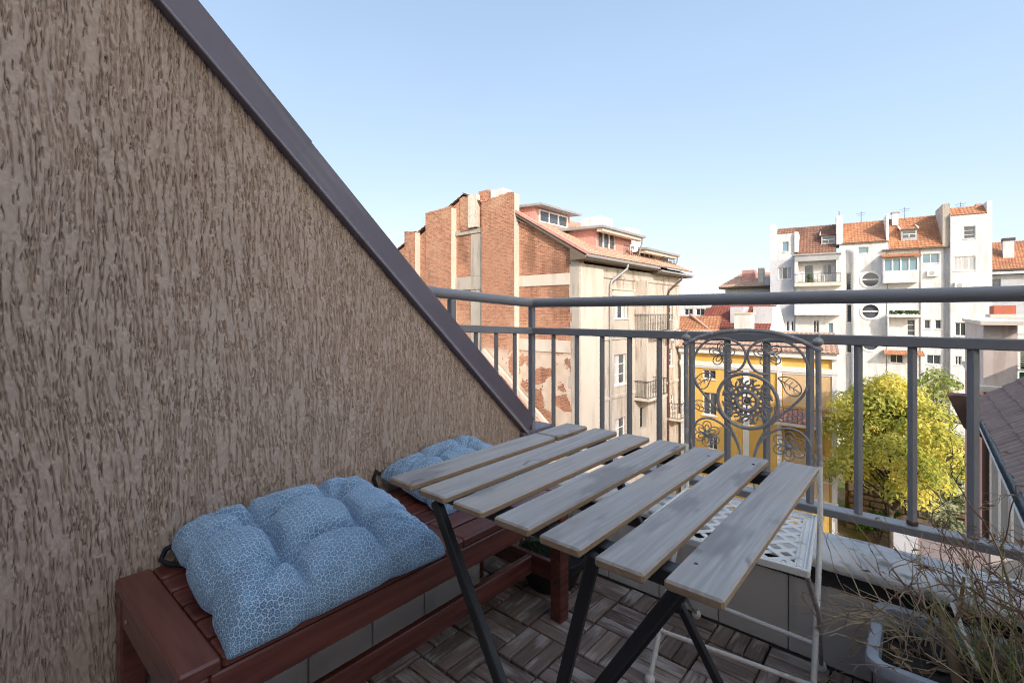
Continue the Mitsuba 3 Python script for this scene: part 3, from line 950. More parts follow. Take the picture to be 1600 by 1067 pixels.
P('yellow', plaster_tex((.66, .40, .095), (.72, .47, .135), dirt=(.54, .32, .09), amt=.35), .85)
P('peach', plaster_tex((.62, .43, .22), (.68, .50, .30), dirt=(.52, .34, .18), amt=.3), .85)
P('rosy', plaster_tex((.50, .24, .21), (.58, .32, .28), dirt=(.40, .2, .17), amt=.4, f=2), .85)
P('earth', plaster_tex((.10, .078, .055), (.20, .16, .115), dirt=(.045, .045, .03), amt=.75, f=1.6), .95, bump=lambda p, n, uv: .05 * fbm(p.x * 3, p.z * 5, p.y, 3), bscale=.05)


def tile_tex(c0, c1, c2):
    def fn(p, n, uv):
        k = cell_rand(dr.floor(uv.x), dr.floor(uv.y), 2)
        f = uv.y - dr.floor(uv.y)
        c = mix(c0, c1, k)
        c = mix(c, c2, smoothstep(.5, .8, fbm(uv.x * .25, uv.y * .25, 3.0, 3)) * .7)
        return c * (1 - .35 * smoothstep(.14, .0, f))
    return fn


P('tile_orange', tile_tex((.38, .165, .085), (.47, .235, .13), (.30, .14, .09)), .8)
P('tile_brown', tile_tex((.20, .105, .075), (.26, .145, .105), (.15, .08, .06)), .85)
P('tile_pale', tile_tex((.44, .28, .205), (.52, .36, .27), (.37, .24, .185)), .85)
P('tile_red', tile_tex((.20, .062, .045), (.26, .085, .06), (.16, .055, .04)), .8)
P('tile_near', lambda p, n, uv: mix(mix((.15, .098, .085), (.26, .18, .155), fbm(p.x * 4, p.y * 4, p.z * 4, 3)), (.20, .17, .155), smoothstep(.55, .8, fbm(p.x * 14, p.y * 14, p.z * 14, 3)) * .6), .75, bump=lambda p, n, uv: .003 * noise(p.x * 50, p.y * 50, p.z * 50), bscale=.004)
P('glass', lambda p, n, uv: mix((.025, .032, .040), (.085, .10, .115), noise(p.x * .9 + p.y * .9, p.z * .9, 3.0)), .06, spec=.9)
P('glass_blue', lambda p, n, uv: mix((.10, .19, .25), (.16, .27, .33), noise(p.x * 1.2 + p.y, p.z * .9, 3.0)), .08, spec=.8)
P('curtain', lambda p, n, uv: mix((.34, .34, .35), (.52, .52, .52), noise(p.x * 9 + p.y * 9, 0.0, 3.0)), .7)
P('dark_in', (.03, .03, .032), .9)
P('zinc', lambda p, n, uv: mix((.30, .31, .33), (.44, .45, .46), fbm(p.x, p.y, p.z * .6)), .45, metallic=.3)
P('gutter_dark', lambda p, n, uv: mix((.035, .045, .052), (.075, .09, .10), noise(p.y * 3, p.z * 9)), .4, spec=.6)
P('eave_wood', (.14, .11, .085), .8)
P('brown_pipe', (.085, .04, .028), .6)
P('awning_red', (.42, .13, .08), .8)
P('net_green', lambda p, n, uv: mix((.012, .10, .045), (.035, .20, .10), noise(p.x * 9, p.z * 9, p.y)), .8)
P('iron', (.06, .06, .065), .5)
P('cloth_white', (.70, .70, .70), .85)
P('cloth_blue', (.12, .20, .42), .85)
P('cloth_red', (.50, .10, .10), .85)


def col_ground(p, n, uv):
    a = fbm(p.x * .3, p.y * .3, 1.0, 4)
    g = mix((.05, .075, .02), (.13, .15, .045), fbm(p.x * 2, p.y * 2, 3.0, 3))
    e = mix((.10, .078, .052), (.17, .135, .10), fbm(p.x * 1.5, p.y * 1.5, 8.0, 3))
    return mix(g, e, smoothstep(.44, .58, a))


P('ground', col_ground, .95, bump=lambda p, n, uv: .05 * fbm(p.x * 4, p.y * 4, 1.0, 3), bscale=.05)
GZ = -12.5
struct('ground', MB().quad((-900, -900, GZ), (900, -900, GZ), (900, 900, GZ), (-900, 900, GZ)), 'mat_ground')
UP = np.array([0, 0, 1.])


def roof_sheet(A, U, V, pitch=.26, row=.34, amp=.035, step=.03):
    """barrel-tile roof: A lower left corner, U along the eave, V up the slope; returns (mesh, uv)"""
    A, U, V = (np.asarray(q, float) for q in (A, U, V))
    Lu, Lv = np.linalg.norm(U), np.linalg.norm(V)
    N_ = np.cross(U, V)
    N_ /= np.linalg.norm(N_)
    nu, nv = max(2, int(Lu / pitch)), max(1, int(Lv / row))
    per = 4
    us = np.linspace(0, 1, nu * per + 1)
    prof = amp * np.abs(np.cos(np.pi * us * nu))
    vs, uvs = [], []
    for j in range(nv):
        for e, t in ((0, j / nv), (1, (j + 1) / nv)):
            h = prof + (step if e == 0 else 0.0)
            vs.append(A + us[:, None] * U + t * V + h[:, None] * N_)
            uvs.append(np.stack([us * nu, np.full_like(us, j + .001 + .998 * e)], 1))
    m = len(us)
    f = []
    for r in range(2 * nv - 1):
        i = np.arange(m - 1) + r * m
        f.append(np.stack([i, i + 1, i + 1 + m], 1))
        f.append(np.stack([i, i + 1 + m, i + m], 1))
    v, uv = np.concatenate(vs), np.concatenate(uvs)
    # closed underside and edges so that it has thickness
    b = MB().add(v, np.concatenate(f))
    c = [A - N_ * .02, A + U - N_ * .02, A + U + V - N_ * .02, A + V - N_ * .02]
    b.add(c, [[0, 2, 1], [0, 3, 2]])
    g = [A + N_ * step, A + U + N_ * step, A + U + V, A + V]
    q = c + g
    b.add(q, [[0, 1, 5], [0, 5, 4], [1, 2, 6], [1, 6, 5], [2, 3, 7], [2, 7, 6], [3, 0, 4], [3, 4, 7]])
    return b.get(), np.concatenate([uv, np.zeros((12, 2))])


def roof_part(root, A, U, V, mat, name='roof', **kw):
    (v, f), uv = roof_sheet(A, U, V, **kw)
    return part(root, name, (v, f), mat, uv=uv)


class Face:
    """a wall plane: origin O, S to the right as seen from outside, Nn outward"""

    def __init__(s, O, S):
        s.O, s.S = np.array(O, float), np.array(S, float)
        s.N = np.cross(s.S, UP)

    def P(s, a, z, o=0.0):
        return s.O + s.S * a + UP * z + s.N * o

    def box(s, m, a0, a1, z0, z1, o0, o1, ch=0.0):
        R_ = np.stack([s.S, s.N, UP], 1)
        if np.linalg.det(R_) < 0:
            R_ = np.stack([-s.S, s.N, UP], 1)
        return m.cbox(s.P((a0 + a1) / 2, (z0 + z1) / 2, (o0 + o1) / 2), (abs(a1 - a0), abs(o1 - o0), abs(z1 - z0)), ch, R_)

    def wall(s, m, poly, holes=(), o0=-.3, o1=0.0):
        return m.prism(poly, o1 - o0, O=s.O + s.N * o0, X=s.S, Y=UP, holes=holes)


def rect(a0, a1, z0, z1):
    return [(a0, z0), (a1, z0), (a1, z1), (a0, z1)]


def circ(a, z, r, n=28):
    return [(a + r * math.cos(t * 2 * math.pi / n), z + r * math.sin(t * 2 * math.pi / n)) for t in range(n)]


def window(root, F, a0, a1, z0, z1, nm=2, rows=1, mat='mat_glass', frame='mat_white_trim', depth=.14, w=.06, sill=True, o=0.0, name='window', label=None, curtain=None):
    m = MB()
    for (b0, b1, c0, c1) in ((a0, a1, z0, z0 + w), (a0, a1, z1 - w, z1), (a0, a0 + w, z0 + w, z1 - w), (a1 - w, a1, z0 + w, z1 - w)):
        F.box(m, b0, b1, c0, c1, o - depth - .05, o - depth + .02)
    for i in range(1, nm):
        c = a0 + (a1 - a0) * i / nm
        F.box(m, c - w * .45, c + w * .45, z0 + w, z1 - w, o - depth - .05, o - depth + .015)
    for i in range(1, rows):
        c = z0 + (z1 - z0) * i / rows
        F.box(m, a0 + w, a1 - w, c - w * .35, c + w * .35, o - depth - .05, o - depth + .012)
    k = part(root, name, m, frame, label=label)
    for i in range(nm):
        b0, b1 = a0 + (a1 - a0) * i / nm, a0 + (a1 - a0) * (i + 1) / nm
        g = MB()
        F.box(g, b0 + w * .45, b1 - w * .45, z0 + w, z1 - w, o - depth - .035, o - depth - .02)
        part(k, 'pane', g, curtain if curtain and (i % 2 == 0) else mat)
    if sill:
        g = MB()
        F.box(g, a0 - .06, a1 + .06, z0 - .06, z0, o - .12, o + .07)
        part(k, 'sill', g, frame)
    return k


def railing(root, F, a0, a1, z0, z1, o, name='balcony_railing', mat='mat_iron', step=.22, sides=0.0):
    m = MB()
    F.box(m, a0, a1, z1 - .04, z1, o - .02, o + .02)
    F.box(m, a0, a1, z0, z0 + .03, o - .015, o + .015)
    n = max(2, int((a1 - a0) / step))
    for i in range(n + 1):
        c = a0 + (a1 - a0) * i / n
        F.box(m, c - .012, c + .012, z0 + .03, z1 - .04, o - .012, o + .012)
    if sides:
        for c in (a0, a1):
            F.box(m, c - .015, c + .015, z1 - .04, z1, o - sides, o - .02)
            F.box(m, c - .012, c + .012, z0, z0 + .03, o - sides, o - .015)
            for i in range(1, 5):
                q = o - sides * i / 5
                F.box(m, c - .011, c + .011, z0 + .03, z1 - .04, q - .011, q + .011)
    return part(root, name, m, mat)


# ------------------------------------------------------------------ our own building: below the balcony and behind the photographer
own = thing('own_building', 'rendered building that carries the balcony, seen only below it', 'building')
part(own, 'lower_wall', MB().box(-9, 9, -14, 1.60, GZ, -.252), 'mat_white_wall')
BKY = -1.9                                        # the facade with the balcony door, behind the photographer
fo = Face((0, BKY, 0), (-1, 0, 0))
m = MB()
m.box(-9, 9, -14, BKY - .3, -.25, 2.55)
part(own, 'top_storey', m, 'mat_white_wall')
m = MB()
fo.wall(m, rect(-9, 9, -.25, 2.75), [rect(-.75, .55, 0.0, 2.15), rect(-2.3, -1.1, .85, 2.1)], -.298, 0)
part(own, 'facade_wall', m, 'mat_white_wall')
window(own, fo, -.75, .55, 0, 2.15, 2, 1, name='balcony_door', w=.09, sill=False, frame='mat_white_trim')
window(own, fo, -2.3, -1.1, .85, 2.1, 2, 1)
part(own, 'floor_slab', MB().box(-1.31, 2.6, BKY, -.902, -.25, -.004), 'mat_deck_base')
part(own, 'upper_block', MB().box(-6, 16, -14, -5.2, 2.552, 7.3), 'mat_white_wall')
for sx in (1, -1):                                # mansard slopes beside the balcony
    x0, x1 = (2.75, 9) if sx > 0 else (-9, -1.452)
    zt = .46 + RK * (1.60 - BKY)
    m = MB()
    vs = [(x0, 1.60, -.25), (x1, 1.60, -.25), (x1, 1.60, .46), (x0, 1.60, .46), (x0, BKY, -.25), (x1, BKY, -.25), (x1, BKY, zt), (x0, BKY, zt)]
    m.add(vs, [[0, 1, 2], [0, 2, 3], [5, 4, 7], [5, 7, 6], [0, 3, 7], [0, 7, 4], [1, 5, 6], [1, 6, 2], [3, 2, 6], [3, 6, 7]])
    part(own, 'mansard', m, 'mat_coping')
m = MB()
vs = [(2.6, 1.586, 0), (2.6, 1.586, FZ), (2.6, BKY, ztop(BKY)), (2.6, BKY, 0), (2.748, 1.586, 0), (2.748, 1.586, FZ), (2.748, BKY, ztop(BKY)), (2.748, BKY, 0)]
m.add(vs, [[0, 1, 2], [0, 2, 3], [4, 6, 5], [4, 7, 6], [1, 5, 6], [1, 6, 2], [0, 4, 5], [0, 5, 1]])
part(own, 'cheek_wall', m, 'mat_plaster')

# ------------------------------------------------------------------ brick building on the left
bb = thing('brick_building', 'old apartment house with bare red brick gable and piers and a peeling beige facade', 'building')
XF = -13.14
GA = Face((0, 20.4, 0), (1, 0, 0))
FA = Face((XF, 0, 0), (0, 1, 0))
RX, RZ = -21.3, 8.15                              # ridge of its roof
m = MB()
GA.wall(m, [(-34, GZ), (XF, GZ), (XF, 3.30), (XF - .02, 4.32), (-17.0, 6.38), (-21.3, 8.1), (-25.5, 6.2), (-29.2, 4.9), (-34, 4.2)], (), -.45, 0)
part(bb, 'gable_wall', m, 'mat_brick', label='bare red brick gable wall')
for a0, a1, zt0, zt1 in ((-26.76, -25.62, 6.42, 6.34), (-24.55, -22.10, 7.36, 7.46), (-19.51, -17.05, 7.40, 7.56)):
    m = MB()
    GA.wall(m, [(a0, GZ), (a1, GZ), (a1, zt1), (a0, zt0)], (), .002, .40)
    k = part(bb, 'pier', m, 'mat_brick')
    m = MB()
    m.box(a1 - .0, a1 + .035, 20.0 + .005, 20.398, GZ, zt1 - .02)
    part(k, 'plaster_side', m, 'mat_cream')
    m = MB()
    R = random.Random(int(a0 * 10))
    x = a0
    while x < a1 - .2:                            # loose brick courses on the top
        L = min(R.uniform(.25, .6), a1 - x)
        m.box(x, x + L - .01, 19.985, 20.42, zt0 + (zt1 - zt0) * (x - a0) / (a1 - a0) - .01, zt0 + (zt1 - zt0) * (x - a0) / (a1 - a0) + R.uniform(.03, .14))
        x += L
    part(k, 'top_course', m, 'mat_brick')
m = MB()
GA.wall(m, [(-21.55, 5.95), (-20.75, 5.98), (-20.72, 7.98), (-21.3, 8.05), (-21.6, 7.95)], (), .002, .16)
part(bb, 'chimney_breast', m, 'mat_brick')
m = MB()
GA.wall(m, rect(-20.75, -20.03, 6.08, 7.98), (), .001, .30)
part(bb, 'plaster_breast', m, 'mat_cream')
part(bb, 'chimney', MB().box(-20.35, -19.55, 20.6, 21.3, 6.5, 8.25), 'mat_brick')
part(bb, 'chimney', MB().box(-19.45, -18.5, 20.7, 21.5, 6.5, 8.2), 'mat_white_wall', label='white chimney behind the tall brick pier')
m = MB()
GA.box(m, -22.06, -19.53, 5.75, 6.02, .002, .11)
part(bb, 'concrete_band', m, 'mat_conc_old')
m = MB()
GA.box(m, -22.06, -19.53, 2.42, 3.2, .002, .10)
part(bb, 'concrete_band', m, 'mat_conc_old')
m = MB()
GA.box(m, -20.75, -19.53, 3.22, 5.73, .002, .05)
part(bb, 'render_patch', m, 'mat_conc_old')
m = MB()
GA.box(m, -20.75, -19.53, -8, 2.40, .002, .05)
part(bb, 'render_patch', m, 'mat_conc_old')
for z0, z1 in ((2.45, 3.03), (-1.0, -.38)):
    m = MB()
    GA.box(m, -17.0, XF - .52, z0, z1, .002, .05)
    part(bb, 'concrete_band', m, 'mat_cream')
m = MB()
R = random.Random(2)
z = GZ
while z < 3.9:                                    # toothed corner of brick and render
    h = R.uniform(.25, .6)
    GA.box(m, XF - .52 + R.uniform(-.10, .12), XF - .003, z, min(z + h, 3.95), .002, .035)
    z += h
part(bb, 'corner_render', m, 'mat_conc_old')
# street facade, faces +x
win = [(23.95, 25.6, .70, 1.55), (23.95, 25.35, -3.0, -1.3), (31.1, 32.05, .55, 1.9), (31.3, 32.1, -2.55, -1.35), (31.65, 32.3, -5.6, -4.5), (24.0, 25.3, -6.6, -4.9), (26.6, 28.0, -1.95, -.45), (27.1, 28.0, -6.0, -4.7), (26.7, 27.9, .3, 2.2)]
m = MB()
FA.wall(m, rect(20.402, 33.2, GZ, 3.5), [rect(*w) for w in win], -.3, 0)
fw_ = part(bb, 'facade_wall', m, 'mat_facade', label='peeling beige plaster facade')
part(bb, 'interior', MB().box(XF - 9, XF - .6, 20.9, 33.0, GZ, 3.4), 'mat_dark_in')
part(bb, 'back_wall', MB().box(-34, XF - .302, 33.0, 33.2, GZ, 3.9), 'mat_brick')
for i, w in enumerate(win):
    if i in (6, 7, 8):
        m = MB()
        FA.box(m, w[0], w[1], w[2], w[3], -.6, -.3)
        part(bb, 'shutter' if i == 6 else 'loggia_back', m, 'mat_eave_wood' if i == 6 else 'mat_dark_in')
    else:
        window(bb, FA, *w, 3 if i == 0 else 2, 1 if i == 0 else 3, curtain='mat_curtain')
for z0, z1 in ((1.95, 2.3),):
    m = MB()
    FA.box(m, 23.6, 26.2, z0, z0 + .10, .002, .14)
    FA.box(m, 23.7, 26.1, z0 + .10, z1, .002, .08)
    FA.box(m, 23.6, 26.2, z1, z1 + .08, .002, .14)
    part(bb, 'window_hood', m, 'mat_cream')
m = MB()
FA.box(m, 20.402, 22.6, GZ, 3.35, .002, .10)
part(bb, 'corner_pilaster', m, 'mat_cream', label='pale pilaster at the corner of the facade')
for z in (-.45, -3.7, 2.9):
    m = MB()
    FA.box(m, 22.62, 33.2, z, z + .16, .002, .07)
    part(bb, 'string_course', m, 'mat_facade')
for y0, y1, z in ((26.3, 29.9, -.05), (26.3, 28.9, -3.95), (31.0, 33.0, -5.9)):
    m = MB()
    FA.box(m, y0, y1, z - .16, z, .002, .95)
    k = part(bb, 'balcony_slab', m, 'mat_cream')
    railing(bb, FA, y0 + .05, y1 - .05, z + .004, z + 1.0, .9, sides=.88)
m = MB()
FA.box(m, 26.45, 26.62, -3.9, 2.9, .004, .75)
part(bb, 'balcony_post', m, 'mat_facade')
eave = [(20.02, 28.4, 3.62), (28.6, 33.9, 3.46)]
for y0, y1, z in eave:
    m = MB()
    m.prism([(XF - .3, z), (XF + .62, z + .02), (XF + .62, z + .12), (XF - .3, z + .55)], y1 - y0, O=(0, y1, 0), X=(1, 0, 0), Y=(0, 0, 1))
    part(bb, 'eave', m, 'mat_eave_wood')
    part(bb, 'gutter', MB().tube([(XF + .66, y0, z + .16), (XF + .66, y1, z + .14)], .075, 10), 'mat_zinc', smooth=True)
slope = (RZ - 4.0) / (XF + .75 - RX)
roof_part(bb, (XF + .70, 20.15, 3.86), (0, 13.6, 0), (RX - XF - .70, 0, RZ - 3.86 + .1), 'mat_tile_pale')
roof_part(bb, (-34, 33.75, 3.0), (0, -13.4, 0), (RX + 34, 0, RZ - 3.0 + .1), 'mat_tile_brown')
m = MB()
m.bar((XF + .72, 20.12, 3.90), (-17.03, 20.12, 6.56), .20, .14, 0)
part(bb, 'verge', m, 'mat_rosy')
m = MB()
m.bar((XF + .60, 20.22, 3.72), (-17.03, 20.22, 6.38), .30, .12, 0)
part(bb, 'verge_board', m, 'mat_eave_wood')
for y, zt in ((23.35, 3.5), (31.05, 3.3)):
    part(bb, 'drain_pipe', MB().tube([(XF + .62, y + 1.0, zt + .2), (XF + .60, y + .95, zt - .05), (XF + .14, y + .1, zt - .75), (XF + .10, y, zt - 1.0), (XF + .10, y, GZ)], .065, 8), 'mat_zinc' if y < 30 else 'mat_brown_pipe', smooth=True)
# dormers that face the street
for (y0, y1, zt, xb, z0) in ((23.75, 28.1, 5.78, -14.2, 4.45), (28.7, 33.2, 5.05, -14.0, 4.2)):
    FD = Face((xb, 0, 0), (0, 1, 0))
    dm = part(bb, 'dormer', MB().box(xb - 4.6, xb - .15, y0, y1, z0 - .8, zt), 'mat_rosy', label='pink-walled dormer with a flat roof')
    m = MB()
    FD.wall(m, rect(y0, y1, z0 - .9, zt), [rect(y0 + .3, y0 + 2.35, z0 + .12, zt - .1)], -.148, 0)
    part(dm, 'front', m, 'mat_rosy' if y0 < 25 else 'mat_cream')
    window(dm, FD, y0 + .3, y0 + 2.35, z0 + .12, zt - .1, 3, 1, depth=.08, name='glazing', sill=False) if False else None
    m = MB()
    for i in range(4):
        c = y0 + .3 + 2.05 * i / 3
        FD.box(m, c - .045, c + .045, z0 + .12, zt - .1, -.13, -.05)
    FD.box(m, y0 + .34, y0 + 2.3, z0 + .121, z0 + .2, -.12, -.055)
    part(dm, 'glazing_bars', m, 'mat_white_trim')
    m = MB()
    FD.box(m, y0 + .3, y0 + 2.35, z0 + .12, zt - .1, -.14, -.125)
    part(dm, 'glass', m, 'mat_glass')
    m = MB()
    m.prism([(xb - 4.8, zt + .1), (xb + .75, zt - .06), (xb + .75, zt + .06), (xb - 4.8, zt + .30)], y1 - y0 + .9, O=(0, y1 + .45, 0), X=(1, 0, 0), Y=(0, 0, 1))
    part(dm, 'roof', m, 'mat_zinc')
    m = MB()
    FD.box(m, y0 - .3, y1 + .3, zt - .24, zt - .07, .25, .62)
    part(dm, 'soffit_beam', m, 'mat_tile_pale' if False else 'mat_cream')
    part(dm, 'drain_pipe', MB().tube([(xb + .72, y1 + .1, zt - .1), (xb + .6, y1 + .15, zt - .5), (xb + .35, y1 + .2, z0 + .1), (xb + .9, y1 + .25, z0 - .2)], .05, 7), 'mat_zinc', smooth=True)
    railing(dm, FD, y0 + 2.3, y1 - .1, z0 - .05, z0 + .62, .55, mat='mat_iron')
dm = part(bb, 'dormer', MB().box(-21, -17.6, 22.6, 26.2, 5.9, 7.35), 'mat_rosy', label='upper pink dormer beside the tall pier')
FD = Face((-17.6, 0, 0), (0, 1, 0))
window(dm, FD, 23.0, 25.8, 6.55, 7.15, 3, 1, o=.2, depth=.1, name='ribbon_window', sill=False) if False else None
m = MB()
for i in range(4):
    c = 22.95 + 2.9 * i / 3
    FD.box(m, c - .05, c + .05, 6.5, 7.2, .002, .06)
FD.box(m, 22.95, 25.85, 6.45, 6.53, .004, .058)
FD.box(m, 22.95, 25.85, 7.12, 7.2, .004, .058)
part(dm, 'window', m, 'mat_white_trim')
m = MB()
FD.box(m, 22.95, 25.85, 6.5, 7.15, .001, .02)
part(dm, 'pane', m, 'mat_glass')
m = MB()
m.prism([(-21.2, 7.5), (-16.9, 7.28), (-16.9, 7.40), (-21.2, 7.66)], 4.3, O=(0, 26.6, 0), X=(1, 0, 0), Y=(0, 0, 1))
part(dm, 'roof', m, 'mat_zinc')
for (x, y, s, zt) in ((-17.4, 27.2, 1.5, 7.25), (-16.3, 29.6, 1.2, 6.75)):
    part(bb, 'chimney', MB().box(x, x + s, y, y + 1.6, 5.2, zt), 'mat_white_wall', label='white rendered chimney above the street dormers')
# washing on the lines of the balconies and satellite dish
for y, z, mt, w, h, lab in ((29.95, -.1, 'mat_cloth_blue', .25, .45, 'small blue cloth hanging leftmost on the washing line of the beige facade'),
                            (30.3, -.15, 'mat_cloth_white', .35, .6, 'larger white towel hanging between two blue cloths on the washing line'),
                            (30.75, -.1, 'mat_cloth_blue', .28, .5, 'blue shirt-sized cloth hanging in the middle of the washing line'),
                            (31.2, -.15, 'mat_cloth_red', .2, .65, 'long red cloth hanging in the middle of the washing line'),
                            (31.55, -.1, 'mat_cloth_white', .3, .55, 'smaller white cloth hanging between two red cloths on the washing line'),
                            (31.95, -.15, 'mat_cloth_red', .12, .7, 'narrow red cloth hanging rightmost on the washing line')):
    gx = np.linspace(0, w, 9)
    vs = np.array([FA.P(y + a_, z - b_, .62 + .03 * math.sin(a_ * 28 + y) * (.3 + b_)) for b_ in (0, h * .5, h) for a_ in gx])
    fs = np.array([[r_ * 9 + c_, r_ * 9 + c_ + 1, r_ * 9 + c_ + 10, r_ * 9 + c_ + 9] for r_ in (0, 1) for c_ in range(8)])
    solo('laundry', (vs, fs), mt, lab, 'laundry', group='washing on the line', smooth=True)
part(bb, 'washing_line', MB().tube([(XF + .61, 29.7, -.09), (XF + .61, 31.2, -.12), (XF + .61, 32.6, -.09)], .008, 5), 'mat_iron')
part(bb, 'line_arm', MB().tube([(XF, 29.7, -.09), (XF + .63, 29.7, -.09)], .012, 5), 'mat_iron')
part(bb, 'line_arm', MB().tube([(XF, 32.6, -.09), (XF + .63, 32.6, -.09)], .012, 5), 'mat_iron')
sd = [(0, 0), (.10, .012), (.20, .045), (.28, .09), (.285, .095), (.28, .10), (.20, .06), (.1, .025), (0, .012)]
solo('satellite_dish', MB().lathe((XF - .55, 27.3, 4.95), sd, 18, (.7, -.6, .35)).tube([(XF - .55, 27.3, 4.95), (XF - .75, 27.45, 4.5)], .02, 6), 'mat_white_trim', 'small white satellite dish on the balcony of the pink dormer', 'satellite dish', smooth=40)

# low tiled house in front of the brick gable
lh = thing('low_house', 'low house with a pale orange tiled roof against the foot of the brick gable', 'house')
part(lh, 'wall', MB().box(-22, -13.9, 15.2, 19.5, GZ, -5.6), 'mat_cream')
roof_part(lh, (-13.6, 15.0, -5.75), (0, 4.75, 0), (-5.6, 0, 4.4), 'mat_tile_pale')
roof_part(lh, (-24.8, 19.75, -5.75), (0, -4.75, 0), (5.6, 0, 4.4), 'mat_tile_pale')
part(lh, 'flashing', MB().bar((-13.5, 19.80, -5.58), (-19.2, 19.80, -1.10), .18, .22, 0), 'mat_cream')
part(lh, 'gutter', MB().tube([(-13.5, 14.9, -5.72), (-13.5, 19.8, -5.72)], .08, 8), 'mat_brown_pipe', smooth=True)
part(lh, 'pipe', MB().tube([(-17.3, 19.2, -2.42), (-16.2, 19.15, -3.30), (-15.3, 19.1, -4.0), (-15.1, 19.1, -4.05)], .07, 7), 'mat_brown_pipe', smooth=True)

# ------------------------------------------------------------------ yellow building
yb = thing('yellow_building', 'bright yellow two-tone house with white cornices behind the garden chair', 'building')
YA = Face((0, 32.9, 0), (1, 0, 0))
yw = [(-11.45, -10.6, -3.35, -2.75), (-11.45, -10.55, -5.75, -4.25), (-11.1, -10.5, -8.0, -7.1), (-6.3, -5.2, -9.2, -7.7), (-4.85, -4.2, -8.7, -7.8)]
m = MB()
YA.wall(m, rect(-12.9, -3.95, GZ, -1.35), [rect(*w) for w in yw] + [rect(-6.6, -4.5, -7.2, -5.45)], -.35, 0)
part(yb, 'facade_wall', m, 'mat_yellow')
m = MB()
m.prism([(-12.9, 33.6), (-4.4, 33.6), (-6.0, 43), (-12.9, 43)], -1.4 - GZ, O=(0, 0, GZ))
part(yb, 'body', m, 'mat_yellow')
m = MB()
m.prism([(-4.25, 33.252), (-3.951, 33.252), (-5.6, 43), (-5.9, 43)], -1.36 - GZ, O=(0, 0, GZ))
part(yb, 'side_wall', m, 'mat_yellow')
m = MB()
YA.box(m, -6.60, -4.22, -7.2, -5.45, -1.3, -1.1)
part(yb, 'loggia_wall', m, 'mat_yellow')
for w in yw:
    window(yb, YA, *w, 2, 1)
m = MB()
YA.box(m, -6.65, -3.99, -4.55, -2.55, .002, .05)
part(yb, 'bay_panel', m, 'mat_peach', label='paler peach-coloured upper wall panel')
m = MB()
YA.box(m, -6.62, -4.30, -9.9, -7.25, .002, .04)
part(yb, 'lower_panel', m, 'mat_peach')
for a in (-12.88, -6.95, -4.15):
    m = MB()
    YA.box(m, a, a + .24, GZ, -1.55, .003, .12)
    part(yb, 'pilaster', m, 'mat_white_trim')
m = MB()
YA.box(m, -8.9, -8.55, -8.5, -2.6, .002, .08)
part(yb, 'pilaster', m, 'mat_white_trim')
for z0, z1, o in ((-1.62, -1.3, .35), (-2.5, -2.2, .16), (-2.62, -2.5, .10), (-9.95, -9.8, .10)):
    m = MB()
    YA.box(m, -12.95, -3.85, z0, z1, .004, o)
    part(yb, 'cornice', m, 'mat_white_trim')
m = MB()
YA.box(m, -6.95, -4.0, -5.56, -5.38, .13, 1.05)
part(yb, 'balcony_slab', m, 'mat_cream')
railing(yb, YA, -6.9, -4.05, -5.37, -4.5, 1.0, mat='mat_iron', sides=.85)
m = MB()
m.box(-6.9, -4.05, 31.93, 31.945, -5.35, -4.62)
part(yb, 'balcony_screen', m, 'mat_rosy', label='faded pink cloth behind the balcony railing')
roof_part(yb, (-13.2, 32.4, -1.28), (9.45, 0, 0), (-.9, 5.5, 1.0), 'mat_tile_pale')
m = MB().box(-5.0, -4.1, 31.9, 32.85, -7.55, -7.45)
part(yb, 'door_canopy', m, 'mat_zinc')

# ------------------------------------------------------------------ red-roofed houses behind the yellow one
rh = thing('red_roof_house', 'house with dark red roof, grey dormer boxes and a white chimney behind yellow house', 'house')
part(rh, 'wall', MB().box(-17, -10.9, 47.0, 54, GZ, -1.0), 'mat_grey_wall')
roof_part(rh, (-17, 46.7, -1.2), (6.3, 0, 0), (0, 3.6, 3.0), 'mat_tile_red')
for a in (-14.2, -12.2):
    w_ = 1.2 if a < -13 else 1.6
    part(rh, 'dormer', MB().box(a, a + w_, 48.2, 51, -.4, 1.62), 'mat_grey_wall')
part(rh, 'chimney', MB().box(-12.9, -11.55, 44.9, 46.0, -6, .95), 'mat_white_wall')
part(rh, 'chimney_cap', MB().box(-13.0, -11.45, 44.8, 46.1, .952, 1.1), 'mat_cream')
part(rh, 'gable', MB().prism([(46.6, -1.3), (50.4, 1.9), (54, -1.3)], .35, O=(-10.86, 0, 0), X=(0, 1, 0), Y=(0, 0, 1)), 'mat_grey_wall')
oh = thing('orange_roof_house', 'low house with a bright orange hipped roof beside the peeling facade', 'house')
part(oh, 'wall', MB().box(-20, -13.4, 40.5, 47, GZ, -.9), 'mat_cream')
roof_part(oh, (-20, 40.2, -1.0), (5.0, 0, 0), (0, 2.6, 1.75), 'mat_tile_orange')
m = MB().bar((-15.9, 42.6, .9), (-12.9, 40.6, -.9), .22, .16, 0)
part(oh, 'hip', m, 'mat_tile_pale')
(v, f), uv = roof_sheet((-15, 40.2, -1.0), (2.2, 0, 0), (-.5, 2.6, 1.75))
part(oh, 'hip_roof', (v, f), 'mat_tile_orange', uv=uv)
wh = thing('white_attic_house', 'white house with small attic windows far behind the orange roof', 'house')
FW = Face((0, 50, 0), (1, 0, 0))
m = MB()
FW.wall(m, rect(-22, -16.6, GZ, 2.1), [rect(-19.3, -18.4, .8, 1.5), rect(-18.1, -17.2, .8, 1.5)], -.3, 0)
part(wh, 'wall', m, 'mat_white_wall')
part(wh, 'body', MB().box(-22, -16.6, 50.5, 56, GZ, 2.0), 'mat_dark_in')
window(wh, FW, -19.3, -18.4, .8, 1.5, 2)
window(wh, FW, -18.1, -17.2, .8, 1.5, 2)
